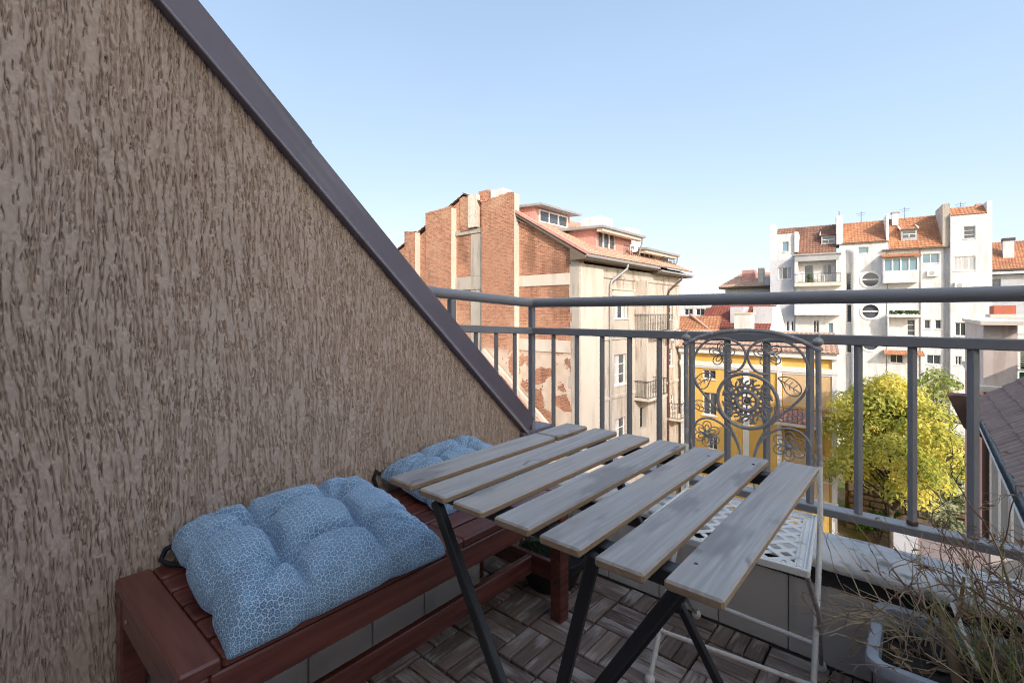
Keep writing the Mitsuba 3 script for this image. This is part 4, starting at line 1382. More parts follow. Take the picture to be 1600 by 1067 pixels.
fh = thing('far_tiled_house', 'distant pale house with a shallow orange tiled roof left of the white block', 'house')
part(fh, 'wall', MB().box(-19.6, -13.2, 64.5, 74, GZ, 4.1), 'mat_cream')
part(fh, 'eave', MB().box(-20.2, -12.8, 63.9, 74.5, 4.1, 4.3), 'mat_eave_wood')
(v, f), uv = roof_sheet((-20.3, 63.8, 4.3), (7.6, 0, 0), (1.4, 5.2, 2.0))
part(fh, 'roof', (v, f), 'mat_tile_pale', uv=uv)
part(fh, 'chimney', MB().box(-18.0, -16.6, 66, 67.2, 4.8, 6.5), 'mat_rosy')
part(fh, 'chimney', MB().box(-15.9, -15.3, 65, 65.9, 4.6, 6.6), 'mat_cream')
part(fh, 'dormer', MB().box(-15.0, -13.8, 64.2, 66, 4.5, 5.25), 'mat_grey_wall')
# ------------------------------------------------------------------ white apartment block
wb = thing('white_apartment_block', 'white apartment block with orange and brown tiled roofs, round windows and balconies', 'building')
WO, WS = np.array([-4.243, 58.336, 0]), np.array([.99174, .12824, 0])
WF = Face(WO, WS)


def wwall(name, a0, a1, z0, z1, holes=(), o=0.0, mat='mat_white_wall', top=None, label=None):
    m = MB()
    poly = rect(a0, a1, z0, z1) if top is None else [(a0, z0), (a1, z0), (a1, top), (a0, z1)]
    WF.wall(m, poly, [rect(*h) if len(h) == 4 else circ(*h) for h in holes], o - .3, o)
    return part(wb, name, m, mat, label=label)


def wbox(root, name, a0, a1, z0, z1, o0, o1, mat, label=None):
    m = MB()
    WF.box(m, a0, a1, z0, z1, o0, o1)
    return part(root, name, m, mat, label=label)


wbox(wb, 'interior', -8.55, 8.38, GZ, 7.0, -9, -.8, 'mat_dark_in')
# left wing
wl = [(-7.5, -6.9, 7.5, 8.55), (-7.88, -6.62, 4.6, 5.85), (-7.85, -7.3, -.85, .2), (-7.15, -6.85, -.85, .2), (-6.7, -6.45, -.85, .2)]
wwall('wall', -8.63, -6.36, GZ, 6.66, [w for w in wl if w[3] < 6.6], mat='mat_grey_wall')
wwall('wall', -8.63, -6.36, 6.662, 9.36, [wl[0]])
window(wb, WF, *wl[0], 1, 1, 'mat_glass_blue')
window(wb, WF, *wl[1], 3, 1, curtain='mat_curtain')
for w in wl[2:]:
    window(wb, WF, *w, 1, 1)
wbox(wb, 'side_parapet', -8.63, -8.2, 9.362, 10.5, -3.5, -.2, 'mat_white_trim')
# stair tower and central part
cw = [(-1.93, -1.5, 3.3, 5.0), (-1.90, -1.47, .1, 1.9), (-1.9, -1.47, -2.9, -1.2), (0.0, 4.29, .66), (0.0, 1.21, .66), (0.0, -1.88, .66), (-1.0, -.15, 6.85, 7.5),
      (3.88, 5.08, 5.6, 6.5), (4.0, 4.45, -.42, .42), (4.77, 5.23, -.42, .42), (4.18, 5.18, -3.65, -2.8), (2.76, 3.36, -1.1, .42), (1.5, 2.5, -3.7, -2.9), (1.0, 3.4, 1.1, 2.9)]
wwall('wall', -2.5, 1.28, GZ, 7.93, [w for w in cw if w[0] < .6 and w[0] != 0.0] + [w for w in cw if len(w) == 3])
wwall('wall', 1.282, 5.75, GZ, 7.02, [w for w in cw if len(w) == 4 and w[0] > 1.2])
for w in cw:
    if len(w) == 3:
        a, z, r = w
        m = MB()
        WF.wall(m, circ(a, z, .84, 36), [circ(a, z, .655, 36)], -.1, .09)
        k = part(wb, 'round_window', m, 'mat_white_trim')
        m = MB()
        WF.wall(m, circ(a, z, .655, 36), (), -.22, -.19)
        part(k, 'pane', m, 'mat_glass_blue' if False else 'mat_glass')
        m = MB()
        WF.box(m, a - .655, a + .655, z - .06, z + .06, -.19, -.02)
        part(k, 'bar', m, 'mat_white_trim')
    elif w[0] == 1.0:
        pass
    elif w[0] == 2.76:
        window(wb, WF, *w, 1, 3, name='balcony_door', sill=False)
    else:
        window(wb, WF, *w, 2 if w[0] in (3.88, 4.18, 1.5) else 1, 1, 'mat_glass_blue' if w[3] > 6 else 'mat_glass')
part(wb, 'duct', MB().tube([WF.P(-1.25, GZ, .32), WF.P(-1.25, 6.7, .32), WF.P(-1.27, 6.95, .30), WF.P(-1.5, 7.15, .1), WF.P(-1.75, 7.18, -.1)], .27, 14), 'mat_white_wall', smooth=50)
# loggia block
LB0, LB1 = -6.3, -2.5
wbox(wb, 'loggia_fascia', LB0, LB1, 6.28, 6.86, 0.0, 1.3, 'mat_zinc', label='blue-grey metal fascia over the loggia')
wbox(wb, 'loggia_roof', LB0 - .15, LB1 + .15, 6.862, 6.98, -.3, 1.45, 'mat_zinc')
for a0, a1 in ((LB0, LB0 + .28), (LB1 - .28, LB1)):
    wbox(wb, 'loggia_pier', a0, a1, 4.12, 6.278, .0, 1.25, 'mat_white_wall')
wwall('wall', LB0 - .06, LB1 + .0, GZ, 6.86, [(-5.5, -4.7, 4.15, 6.0), (-3.9, -3.1, 4.9, 6.0), (-4.72, -4.2, -1.1, .32), (-3.45, -3.0, -1.0, .05)], o=-.002)
window(wb, WF, -5.5, -4.7, 4.15, 6.0, 1, 1, name='balcony_door', sill=False)
window(wb, WF, -3.9, -3.1, 4.9, 6.0, 2, 1, curtain='mat_curtain')
window(wb, WF, -4.72, -4.2, -1.1, .32, 2, 1, name='balcony_door', sill=False)
window(wb, WF, -3.45, -3.0, -1.0, .05, 1, 1, 'mat_glass_blue')
wbox(wb, 'balcony_slab', LB0, LB1 + .15, 3.75, 4.1, .0, 1.4, 'mat_cream')
railing(wb, WF, LB0 + .05, LB1 + .1, 4.102, 5.0, 1.35, sides=1.3, step=.3)
wbox(wb, 'balcony_parapet', LB0, LB1 + .15, .85, 2.3, .15, 1.35, 'mat_white_trim')
wbox(wb, 'balcony_slab', LB0, LB1, -2.4, -2.1, .0, 1.3, 'mat_white_wall')
# glazed bay with its red awning
bay = wbox(wb, 'bay', .92, 3.48, 3.86, 4.88, .0, 1.25, 'mat_white_wall')
for i in range(4):
    a0 = .98 + .61 * i
    m = MB()
    WF.box(m, a0 + .04, a0 + .57, 4.96, 6.12, 1.08, 1.10)
    part(bay, 'pane', m, 'mat_glass_blue')
m = MB()
for i in range(5):
    a0 = .98 + .61 * i
    WF.box(m, a0 - .05, a0 + .05, 4.882, 6.2, 1.02, 1.2)
WF.box(m, .96, 3.42, 4.884, 4.97, 1.03, 1.19)
WF.box(m, .96, 3.42, 6.1, 6.2, 1.03, 1.19)
WF.box(m, .93, 1.0, 4.883, 6.2, .0, 1.02)
WF.box(m, 3.40, 3.47, 4.883, 6.2, .0, 1.02)
part(bay, 'frame', m, 'mat_white_trim')
(v, f), uv = roof_sheet(WF.P(.8, 6.22, 1.6), WS * 2.85, WF.P(0, .42, -1.55) - WO, pitch=.2, row=.3, amp=.03)
part(bay, 'awning', (v, f), 'mat_tile_orange', uv=uv, label='red tiled canopy')
# balcony below it
bl = wbox(wb, 'balcony_slab', 1.22, 3.72, .66, .86, .0, 1.3, 'mat_white_wall')
m = MB()
R = random.Random(8)
for i in range(150):
    q = WF.P(R.uniform(1.35, 3.5), R.uniform(.95, 1.25), R.uniform(1.0, 1.35))
    m.cbox(q, (R.uniform(.05, .14),) * 3, 0, rotz(R.uniform(0, 3)))
part(bl, 'flower_box', m, 'mat_leaf', kind='stuff')
wbox(wb, 'balcony_side', 1.25, 1.33, -1.1, .655, .0, 1.2, 'mat_white_wall')
(v, f), uv = roof_sheet(WF.P(1.0, -2.85, 1.3), WS * 2.9, WF.P(0, .36, -1.25) - WO, pitch=.2, row=.3, amp=.03)
part(wb, 'awning', (v, f), 'mat_tile_orange', uv=uv, label='red tiled canopy lower down')
# right block, in front of the rest
rw = [(6.62, 7.40, 7.6, 8.7), (5.98, 7.40, 4.8, 6.05), (6.05, 6.8, -1.0, .2), (6.05, 6.5, -3.6, -2.8), (7.3, 7.8, -.9, .2)]
wwall('wall', 5.752, 8.46, GZ, 9.70, rw, o=.55)
wbox(wb, 'wall_return', 5.752, 6.05, GZ, 9.6, -1, .248, 'mat_white_wall')
wbox(wb, 'end_wall', 8.12, 8.46, 9.702, 10.75, -3.6, .545, 'mat_white_wall')
wbox(wb, 'end_wall_body', 8.162, 8.46, GZ, 9.7, -9, .248, 'mat_white_wall')
window(wb, WF, *rw[0], 1, 3, o=.55, frame='mat_white_wall')
window(wb, WF, *rw[1], 3, 1, 'mat_curtain', o=.55, depth=.10)
for w in rw[2:]:
    window(wb, WF, *w, 2 if w[0] == 6.05 else 1, 1, o=.55)
# roofs
def wroof(a0, a1, z0, z1, o0, o1, mat, **kw):
    A = WF.P(a0, z0, o0)
    (v, f), uv = roof_sheet(A, WS * (a1 - a0), WF.P(a0, z1, o1) - A, **kw)
    return part(wb, 'roof', (v, f), mat, uv=uv)


wroof(-8.2, -6.36, 9.36, 10.45, -1.9, -3.3, 'mat_tile_brown')
wroof(-6.36, -2.75, 7.0, 10.43, .35, -3.3, 'mat_tile_brown')
wroof(-2.2, 1.22, 7.95, 10.42, .12, -3.2, 'mat_tile_orange')
wroof(1.40, 5.26, 7.08, 10.5, .30, -3.4, 'mat_tile_orange')
wroof(5.75, 8.12, 9.72, 10.62, .6, -.7, 'mat_tile_orange')
wbox(wb, 'roof_eave', -2.3, 1.3, 7.86, 7.95, -.1, .2, 'mat_eave_wood')
wbox(wb, 'roof_eave', .9, 5.7, 6.98, 7.08, -.1, .4, 'mat_eave_wood')
wbox(wb, 'party_wall', -2.75, -2.21, 7.9, 10.78, -3.3, .1, 'mat_white_wall')
wbox(wb, 'party_wall', 1.22, 1.40, 7.95, 10.5, -3.3, .2, 'mat_white_trim')
wbox(wb, 'party_wall', 5.26, 5.75, 7.0, 10.92, -3.4, .25, 'mat_conc_old')
wbox(wb, 'party_wall', -6.36, -6.02, 7.35, 9.45, -2.0, .35, 'mat_white_wall')
wbox(wb, 'chimney', -2.78, -2.45, 9.2, 10.95, -2.2, -1.2, 'mat_rosy')
wbox(wb, 'chimney', 1.88, 2.35, 9.7, 10.92, -3.0, -2.3, 'mat_white_wall')
wbox(wb, 'chimney_cap', 1.78, 2.45, 10.922, 11.05, -3.1, -2.2, 'mat_zinc')
wbox(wb, 'chimney', 7.72, 8.1, 10.1, 10.85, -1.8, -.9, 'mat_rosy')
part(wb, 'antenna', MB().tube([WF.P(-2.5, 10.9, -1.6), WF.P(-2.5, 11.5, -1.6)], .03, 6), 'mat_iron')
for a0, a1, z0, z1, o in ((-4.05, -2.8, 8.0, 9.0, -.75), (2.38, 3.57, 7.95, 8.95, -.55)):
    d = wbox(wb, 'dormer', a0, a1, z0 - .3, z1, o - 1.6, o, 'mat_zinc')
    m = MB()
    WF.box(m, a0 + .16, a1 - .16, z0 + .25, z1 - .15, o + .002, o + .03)
    part(d, 'pane', m, 'mat_glass')
    m = MB()
    WF.box(m, a0 + .1, a1 - .1, z0 + .52, z0 + .58, o + .032, o + .06)
    WF.box(m, (a0 + a1) / 2 - .03, (a0 + a1) / 2 + .03, z0 + .25, z0 + .52, o + .032, o + .06)
    part(d, 'bars', m, 'mat_white_trim')
    A = WF.P(a0 - .1, z1 - .02, o + .2)
    (v, f), uv = roof_sheet(A, WS * (a1 - a0 + .2), WF.P(a0 - .1, z1 + .55, o - 1.7) - A)
    part(d, 'dormer_roof', (v, f), 'mat_tile_brown' if a0 < 0 else 'mat_tile_orange', uv=uv)
    for a in (a0 - .12, a1 + .02):
        m = MB()
        WF.wall(m, [(0, 0), (.1, 0), (.1, .1)], (), 0, .01) if False else None
        m.bar(WF.P(a + .05, z1 + .05, o + .2), WF.P(a + .05, z1 + .62, o - 1.7), .1, .12, 0)
        part(d, 'verge', m, 'mat_white_trim')
# rain pipes, an air conditioner and a cable on the facade
for a, z0, z1, o in ((-6.3, GZ, 6.2, .08), (5.45, GZ, 6.9, .08), (3.75, GZ, 6.9, .07)):
    part(wb, 'rain_pipe', MB().tube([WF.P(a, z0, o), WF.P(a, z1, o)], .055, 7), 'mat_zinc', smooth=True)
for a, z in ((-7.3, 2.6), (4.6, 4.4), (6.4, 3.2)):
    k = wbox(wb, 'air_conditioner', a - .4, a + .4, z, z + .55, .02 if a < 5.7 else .57, .32 if a < 5.7 else .87, 'mat_white_trim')
    q = WF.P(a - .1, z + .28, .325 if a < 5.7 else .875)
    part(k, 'fan_grille', MB().lathe(q, [(0, 0), (.2, 0), (.2, .012), (0, .012)], 18, WF.N), 'mat_zinc')
part(wb, 'cable', MB().tube([WF.P(1.27, 6.9, .04), WF.P(1.3, 3.0, .05), WF.P(1.24, 1.0, .04), WF.P(1.26, -5, .05)], .018, 5), 'mat_iron')
for a in (-.6, 2.9, 7.0):
    part(wb, 'antenna', MB().tube([WF.P(a, 10.2, -3.0), WF.P(a, 11.5, -3.0)], .022, 5).tube([WF.P(a - .4, 11.3, -3.0), WF.P(a + .4, 11.35, -3.0)], .014, 4).tube([WF.P(a - .3, 11.1, -3.0), WF.P(a + .3, 11.13, -3.0)], .012, 4), 'mat_iron')
# balcony furniture and plants of the loggia
solo('balcony_plant', MB().lathe(WF.P(-5.0, 4.1, 1.0), [(0, 0), (.16, 0), (.2, .35), (0, .36)], 10).lathe(WF.P(-5.0, 4.46, 1.0), [(0, 0), (.25, .1), (.3, .3), (.18, .5), (0, .56)], 7), 'mat_leaf', 'green potted plant on the furnished upper loggia of the white block', 'plant')
m = MB()
WF.box(m, -4.5, -3.7, 4.82, 4.86, .5, 1.1)
for a in (-4.45, -3.75):
    for o in (.55, 1.05):
        WF.box(m, a - .02, a + .02, 4.1, 4.82, o - .02, o + .02)
solo('balcony_table', m, 'mat_white_trim', 'white table on the furnished upper loggia of the white block', 'table')

# house at the right edge
rb = thing('right_house', 'house with a bright orange roof and chimney at the right edge behind white block', 'house')
RF = Face((0, 78, 0), (1, 0, 0))
m = MB()
RF.wall(m, rect(4.6, 22, GZ, 5.75), [rect(5.5, 6.3, 3.6, 5.0), rect(8.1, 8.9, 3.5, 5.0), rect(9.2, 10.4, 3.5, 5.0)], -.3, 0)
part(rb, 'wall', m, 'mat_grey_wall')
for w in ((5.5, 6.3, 3.6, 5.0), (8.1, 8.9, 3.5, 5.0), (9.2, 10.4, 3.5, 5.0)):
    window(rb, RF, *w, 1, 1)
part(rb, 'interior', MB().box(4.7, 21.9, 78.8, 88, GZ, 5.6), 'mat_dark_in')
part(rb, 'eave', MB().box(4.2, 22.4, 77.3, 78.3, 5.76, 5.95), 'mat_iron')
part(rb, 'gutter', MB().box(4.2, 22.4, 77.28, 77.5, 5.45, 5.70), 'mat_white_trim')
roof_part(rb, (4.2, 77.3, 5.96), (18.2, 0, 0), (0, 6, 3.7), 'mat_tile_orange')
part(rb, 'chimney', MB().box(6.6, 7.5, 79.6, 80.6, 6.6, 9.4), 'mat_white_wall')
part(rb, 'chimney_cap', MB().box(6.5, 7.6, 79.5, 80.7, 9.402, 9.7), 'mat_iron')

# ------------------------------------------------------------------ neighbour's roof close by on the right
nb = thing('neighbour_house', 'neighbouring pink house with a brown tiled roof, dark gutter and a roof terrace tower', 'house')
EX, EZ, EY0, EY1 = .86, -1.06, 5.4, 15.9
sl = math.tan(math.radians(36))
part(nb, 'wall', MB().box(1.18, 7, EY0 + .1, EY1 - .3, GZ, -1.32), 'mat_pink_wall')
part(nb, 'frieze', MB().box(1.06, 1.178, EY0 + .1, EY1 - .2, -1.62, -1.36), 'mat_cream')
part(nb, 'cornice', MB().box(.92, 1.30, EY0, EY1 - .1, -1.358, -1.20), 'mat_cream')
for i, y in enumerate((15.25, 13.4, 11.5, 9.6, 7.7)):
    part(nb, 'pilaster', MB().box(1.08, 1.179, y, y + .42, GZ, -1.622), 'mat_cream')
    if i < 4:
        part(nb, 'blind_niche', MB().box(1.165, 1.1795, y - 1.05, y - .35, -5.0, -2.2, .004), 'mat_lilac_wall')
roofbase = MB()
roofbase.add([(EX, EY0, EZ - .06), (EX, EY1, EZ - .06), (4.2, EY1, EZ - .06 + (4.2 - EX) * sl), (4.2, EY0, EZ - .06 + (4.2 - EX) * sl), (EX, EY0, EZ - .12), (EX, EY1, EZ - .12), (4.2, EY1, EZ - .9), (4.2, EY0, EZ - .9)],
             [[0, 2, 1], [0, 3, 2], [0, 1, 5], [0, 5, 4], [1, 2, 6], [1, 6, 5], [2, 3, 7], [2, 7, 6], [3, 0, 4], [3, 4, 7], [4, 5, 6], [4, 6, 7]])
part(nb, 'roof_deck', roofbase, 'mat_eave_wood')
tw, tl = .235, .36
nrow = 7
Vd = np.array([math.cos(math.radians(36)), 0, math.sin(math.radians(36))])
Nd = np.array([-Vd[2], 0, Vd[0]])
arcs = np.linspace(math.pi, 0, 7)
def barrel(c, y0, w, L, tilt, R):
    ys = np.cos(arcs) * w / 2
    hs = np.sin(arcs) * .052
    vs = []
    for e, t in ((0, 0.0), (1, L)):
        for th in (0, -.014):
            vs += [c + Vd * t + np.array([0, y, 0]) + Nd * (h * (1 - .15 * e) + th + tilt * (1 - t / L)) for y, h in zip(ys, hs)]
    k = 7
    f = []
    for i in range(k - 1):
        f += [[i, i + 2 * k, i + 1 + 2 * k], [i, i + 1 + 2 * k, i + 1], [i + k, i + 1 + k, i + 1 + 3 * k], [i + k, i + 1 + 3 * k, i + 3 * k], [i, i + 1, i + 1 + k], [i, i + 1 + k, i + k]]
    return np.array(vs), np.array(f)
R = random.Random(21)
cnt = 0
restm = MB()
rf = None
for r in range(11):
    y = EY0 + .1
    while y < EY1 - .12:
        c = np.array([EX - .03, y + tw / 2, EZ - .035]) + Vd * (r * (tl - .06) + R.uniform(-.012, .012)) + Nd * R.uniform(.0, .008)
        v, f = barrel(c, y, tw * 1.02, tl, .022, R)
        if r < 8 and y > 8.0 and cnt < 290:
            part(nb, 'roof_tile', (v, f), 'mat_tile_near', smooth=40)
            cnt += 1
        else:
            restm.add(v, f)
        y += tw
part(nb, 'roof_tiles', restm, 'mat_tile_near', smooth=40, kind='stuff')
hp = [(math.cos(t) * .07, math.sin(t) * .07) for t in np.linspace(math.pi, 2 * math.pi, 9)]
gm = MB()
gp = hp + [(x * .88, z * .88) for x, z in hp[::-1]]
gm.prism(gp, EY1 - EY0, O=(EX - .075, EY1, EZ - .045), X=(1, 0, 0), Y=(0, 0, 1))
part(nb, 'gutter', gm, 'mat_gutter_dark', smooth=30)
part(nb, 'gutter_lip', MB().tube([(EX - .147, EY0, EZ - .042), (EX - .147, EY1, EZ - .042)], .012, 7), 'mat_zinc', smooth=True)
part(nb, 'down_pipe', MB().tube([(EX - .07, EY1 - .1, EZ - .1), (EX - .02, EY1 - .1, EZ - .35), (1.02, EY1 - .12, EZ - .7), (1.02, EY1 - .12, GZ)], .06, 8), 'mat_brown_pipe', smooth=True)
m = MB()
m.prism([(.36, -1.02), (1.0, -1.02), (1.0, -2.0), (.66, -1.8)], .5, O=(0, 16.6, 0), X=(1, 0, 0), Y=(0, 0, 1))
part(nb, 'corner_eave', m, 'mat_brown_pipe', label='brown boarded eave at the far corner')
part(nb, 'snow_guard', MB().tube([(1.75, 12.6, -.26), (1.70, 12.5, -.12), (1.75, 12.3, -.10), (1.8, 12.2, -.24), (1.8, 12.0, -.24), (1.75, 11.9, -.10), (1.78, 11.7, -.1), (1.85, 11.6, -.22)], .03, 6), 'mat_zinc', smooth=True)
# roof-terrace tower behind
part(nb, 'tower', MB().box(1.06, 1.66, 17.0, 25.0, -.82, .70), 'mat_pink_wall')
part(nb, 'tower_cap', MB().box(.98, 1.95, 16.5, 25.2, .702, .80), 'mat_cream')
part(nb, 'tower_ledge', MB().box(.98, 3.5, 16.75, 25.2, -.96, -.822), 'mat_cream')
part(nb, 'tower_base', MB().box(1.06, 3.4, 16.95, 25.0, GZ, -.962), 'mat_rosy')
part(nb, 'terrace_wall', MB().box(1.662, 3.4, 24.6, 25.0, -.82, .6), 'mat_white_wall')
part(nb, 'netting', MB().box(1.70, 3.3, 17.12, 17.14, -.80, -.45), 'mat_net_green', label='green netting behind the terrace rail')
part(nb, 'netting', MB().box(1.72, 2.05, 17.14, 17.16, -.38, .30), 'mat_net_green')
m = MB()
for z in (-.42, .45):
    m.box(1.664, 3.4, 17.0, 17.06, z, z + .05)
for x in (2.08, 2.8):
    m.box(x, x + .06, 17.0, 17.06, -.82, .449)
part(nb, 'terrace_rail', m, 'mat_white_trim')
m = MB()
for i in range(13):
    m.box(1.664, 2.078, 17.02, 17.04, .30 - .05 * i, .315 - .05 * i)
part(nb, 'blind', m, 'mat_cream', kind='stuff')
part(nb, 'back_roof', MB().box(1.85, 2.42, 25.2, 27, .96, 1.28), 'mat_awning_red')
part(nb, 'back_ledge', MB().box(1.75, 3.2, 25.05, 27.2, .84, .958), 'mat_cream')

dv = thing('garden_wall_pier', 'pale and mauve rendered wall end just below the railing on the right', 'wall')
part(dv, 'pier', MB().box(-.255, -.075, 6.0, 6.12, GZ, -1.08), 'mat_white_wall')
part(dv, 'panel', MB().box(-.0745, .42, 6.02, 6.10, GZ, -1.11), 'mat_lilac_wall')
part(dv, 'panel', MB().box(.4205, 1.15, 6.01, 6.11, GZ, -1.09), 'mat_pink_wall')
# ------------------------------------------------------------------ trees, bushes
def leafmat(name, lo, hi, alt, f=1.2, trans=.8):
    def fn(p, n, uv):
        a = fbm(p.x * f, p.y * f, p.z * f, 3)
        k = cell_rand(dr.floor(uv.x + .5), 5)
        c = mix(lo, hi, dr.clip(2.6 * (a - .5) + .5 + .5 * (k - .5), 0, 1))
        return mix(c, alt, dr.select(cell_rand(dr.floor(uv.x + .5), 11) > .90, .7, .0))
    scene['mat_' + name] = {'type': 'twosided', 'bsdf': {'type': 'principled', 'base_color': proc(fn), 'roughness': .55, 'specular': .35}} if trans <= 0 else \
        {'type': 'principledthin', 'base_color': proc(fn), 'roughness': .55, 'diff_trans': trans, 'eta': 1.4}
    return 'mat_' + name


leafmat('leaf_yellow', (.36, .42, .10), (.82, .76, .22), (.85, .64, .10), .75)
leafmat('leaf_green', (.13, .20, .04), (.34, .40, .11), (.5, .45, .1), 1.0)
leafmat('leaf_pale', (.26, .34, .10), (.55, .58, .24), (.6, .55, .2), 1.0)
leafmat('leaf_dark', (.05, .09, .022), (.15, .21, .06), (.14, .16, .05), 1.0)
leafmat('leaf_silver', (.24, .29, .17), (.50, .54, .38), (.10, .12, .06), 1.5)
P('bark', lambda p, n, uv: mix((.045, .034, .026), (.11, .085, .065), fbm(p.x * 8, p.y * 8, p.z * 2)), .9)


def leaf_cloud(centres, radii, n, size, seed, flat=.5):
    """n leaf sprays (two crossing folded quads of a few leaflets) spread over blob shells"""
    r = np.random.default_rng(seed)
    w = np.array(radii) ** 2
    idx = r.choice(len(centres), n, p=w / w.sum())
    d = r.normal(size=(n, 3))
    d /= np.linalg.norm(d, axis=1, keepdims=True)
    d[:, 2] = np.where(d[:, 2] < -.35, -d[:, 2] * .6, d[:, 2])
    rad = r.uniform(.45, 1.08, n) ** .6
    c = np.array(centres)[idx] + d * (np.array(radii)[idx] * rad)[:, None]
    nrm = d + r.normal(size=(n, 3)) * .55 + [0, 0, flat]
    nrm /= np.linalg.norm(nrm, axis=1, keepdims=True)
    t = np.cross(nrm, r.normal(size=(n, 3)))
    t /= np.linalg.norm(t, axis=1, keepdims=True)
    b = np.cross(nrm, t)
    s = size * r.uniform(.6, 1.3, n)[:, None]
    # a pointed leaf: 4 vertices, folded along the middle
    v = np.stack([c - t * s, c + b * s * .42 + nrm * s * .12, c + t * s - nrm * s * .25, c - b * s * .42 + nrm * s * .12], 1).reshape(-1, 3)
    i = np.arange(n)[:, None] * 4
    f = np.concatenate([i + [[0, 1, 2]], i + [[0, 2, 3]]])
    uv = np.repeat(np.stack([np.arange(n) % 997, np.zeros(n)], 1), 4, 0).astype(float)
    return (v, f), uv


def tree(name, label, base, top, spread, nblob, nleaf, leaf, mat, seed, cat='tree', group=None, trunk=.16, low=.35):
    R = random.Random(seed)
    k = thing(name, label, cat, group)
    base = np.array(base, float)
    H = top - base[2]
    cents, rads = [], []
    m = MB()
    stem = [base, base + (R.uniform(-.2, .2), R.uniform(-.2, .2), H * low), base + (R.uniform(-.3, .3), R.uniform(-.3, .3), H * .75)]
    m.tube(spline(stem, 5), np.linspace(trunk, trunk * .35, 15), 8)
    for i in range(nblob):
        a = i * 2.4 + R.uniform(-.4, .4)
        h = low + (1 - low) * ((i + .5) / nblob)
        rr = spread * math.sin(math.pi * min(1, (h - low) / (1 - low) * .80 + .20)) ** .75
        q = R.uniform(.35, .95) * rr
        c = base + np.array([math.cos(a) * q, math.sin(a) * q, H * h * .92])
        cents.append(c)
        rads.append(spread * R.uniform(.24, .42))
        s0 = base + np.array([0, 0, H * (low * .7 + .5 * (h - low))])
        m.tube([s0, (s0 + c) / 2 + (0, 0, .1), c], [trunk * .4, trunk * .25, trunk * .08], 6)
    part(k, 'trunk', m, 'mat_bark', smooth=True)
    (v, f), uv = leaf_cloud(cents, rads, nleaf, leaf, seed)
    part(k, 'crown', (v, f), mat, uv=uv)
    return k


tree('autumn_tree', 'tree with bright yellow-green autumn leaves filling the courtyard right of the yellow house', (-1.35, 31.0, GZ), -2.0, 2.8, 34, 21000, .125, 'mat_leaf_yellow', 3, low=.46)
tree('courtyard_tree', 'thin green tree in front of the white block, beside the right-hand rail post', (.4, 42.0, GZ), -2.3, 2.1, 16, 1900, .17, 'mat_leaf_pale', 8, low=.55, trunk=.13)
tree('young_tree', 'small green tree at the corner between the yellow house and the white block', (-3.2, 37.5, GZ), -3.2, 1.5, 14, 2600, .17, 'mat_leaf_green', 18, low=.5, trunk=.1)


def bush(label, c, r, n, leaf, mat, seed, nb=9, group=None):
    R = random.Random(seed)
    k = thing('bush', label, 'bush', group)
    cents, rads = [], []
    m = MB()
    for i in range(nb):
        a = R.uniform(0, 6.28)
        q = R.uniform(0, .8)
        cc = np.array(c) + np.array([math.cos(a) * q * r[0], math.sin(a) * q * r[1], r[2] * R.uniform(.25, .85)])
        cents.append(cc)
        rads.append(min(r) * R.uniform(.35, .6))
        m.tube([np.array(c), (np.array(c) + cc) / 2 + (0, 0, .1), cc], [.04, .03, .01], 5)
    part(k, 'stems', m, 'mat_bark')
    (v, f), uv = leaf_cloud(cents, rads, n, leaf, seed)
    part(k, 'foliage', (v, f), mat, uv=uv)


bush('tall bush with pale silvery leaves below the autumn tree on the right', (.75, 33.5, GZ), (1.8, 1.3, 5.2), 5200, .15, 'mat_leaf_silver', 5, 20)
bush('dark green bush on the lawn, seen just below the lower rail', (-1.7, 22.5, GZ), (1.6, 1.1, 2.3), 3400, .12, 'mat_leaf_dark', 6, 12)
bush('lighter green bush beside the foot of the yellow house', (-2.9, 26.0, GZ), (1.2, 1.0, 1.1), 1600, .11, 'mat_leaf_green', 7)
bush('low bush at the foot of the brown embankment wall', (-2.2, 35.6, GZ), (1.7, .8, 2.4), 2000, .12, 'mat_leaf_dark', 9)
# old embankment wall of courses of rough stone
ew = thing('embankment_wall', 'old brown embankment wall of rough stone courses under the autumn tree', 'wall')
part(ew, 'core', MB().box(-4.0, 6.0, 37.1, 38.2, GZ, -6.6), 'mat_earth')
R = random.Random(31)
z = GZ
while z < -6.8:
    h = R.uniform(.28, .62)
    x = -4.0 + R.uniform(0, .4)
    while x < 5.5:
        L = R.uniform(.35, 1.3)
        hh = h * R.uniform(.72, 1.0)
        m = MB().cbox((x + L / 2, 37.02 + R.uniform(-.10, .06), z + hh / 2), (L - .02, .34, hh - .01), R.uniform(.05, .11), rotz(R.uniform(-.06, .06)))
        part(ew, 'stone', m, 'mat_earth')
        x += L
    z += h

# ------------------------------------------------------------------ planter with dry plants
pt = thing('planter_box', 'long grey plastic planter box of dry stems by the parapet on the right', 'planter')
PX0, PX1, PY0, PY1, PZ = -.100, .92, 1.262, 1.548, .25


def rrect(x0, x1, y0, y1, r, n=6):
    o = []
    for cx, cy, a in ((x1 - r, y1 - r, 0), (x0 + r, y1 - r, 90), (x0 + r, y0 + r, 180), (x1 - r, y0 + r, 270)):
        for i in range(n + 1):
            t = math.radians(a + 90 * i / n)
            o.append((cx + r * math.cos(t), cy + r * math.sin(t)))
    return o


def loft(rings):
    k = len(rings[0][0])
    v, f = [], []
    for poly, z in rings:
        v += [(x, y, z) for x, y in poly]
    for i in range(len(rings) - 1):
        for j in range(k):
            l = (j + 1) % k
            f += [[i * k + j, i * k + l, (i + 1) * k + l], [i * k + j, (i + 1) * k + l, (i + 1) * k + j]]
    return np.array(v), np.array(f)


def grown(d, r):
    return rrect(PX0 - d, PX1 + d, PY0 - d, PY1 + d, r)


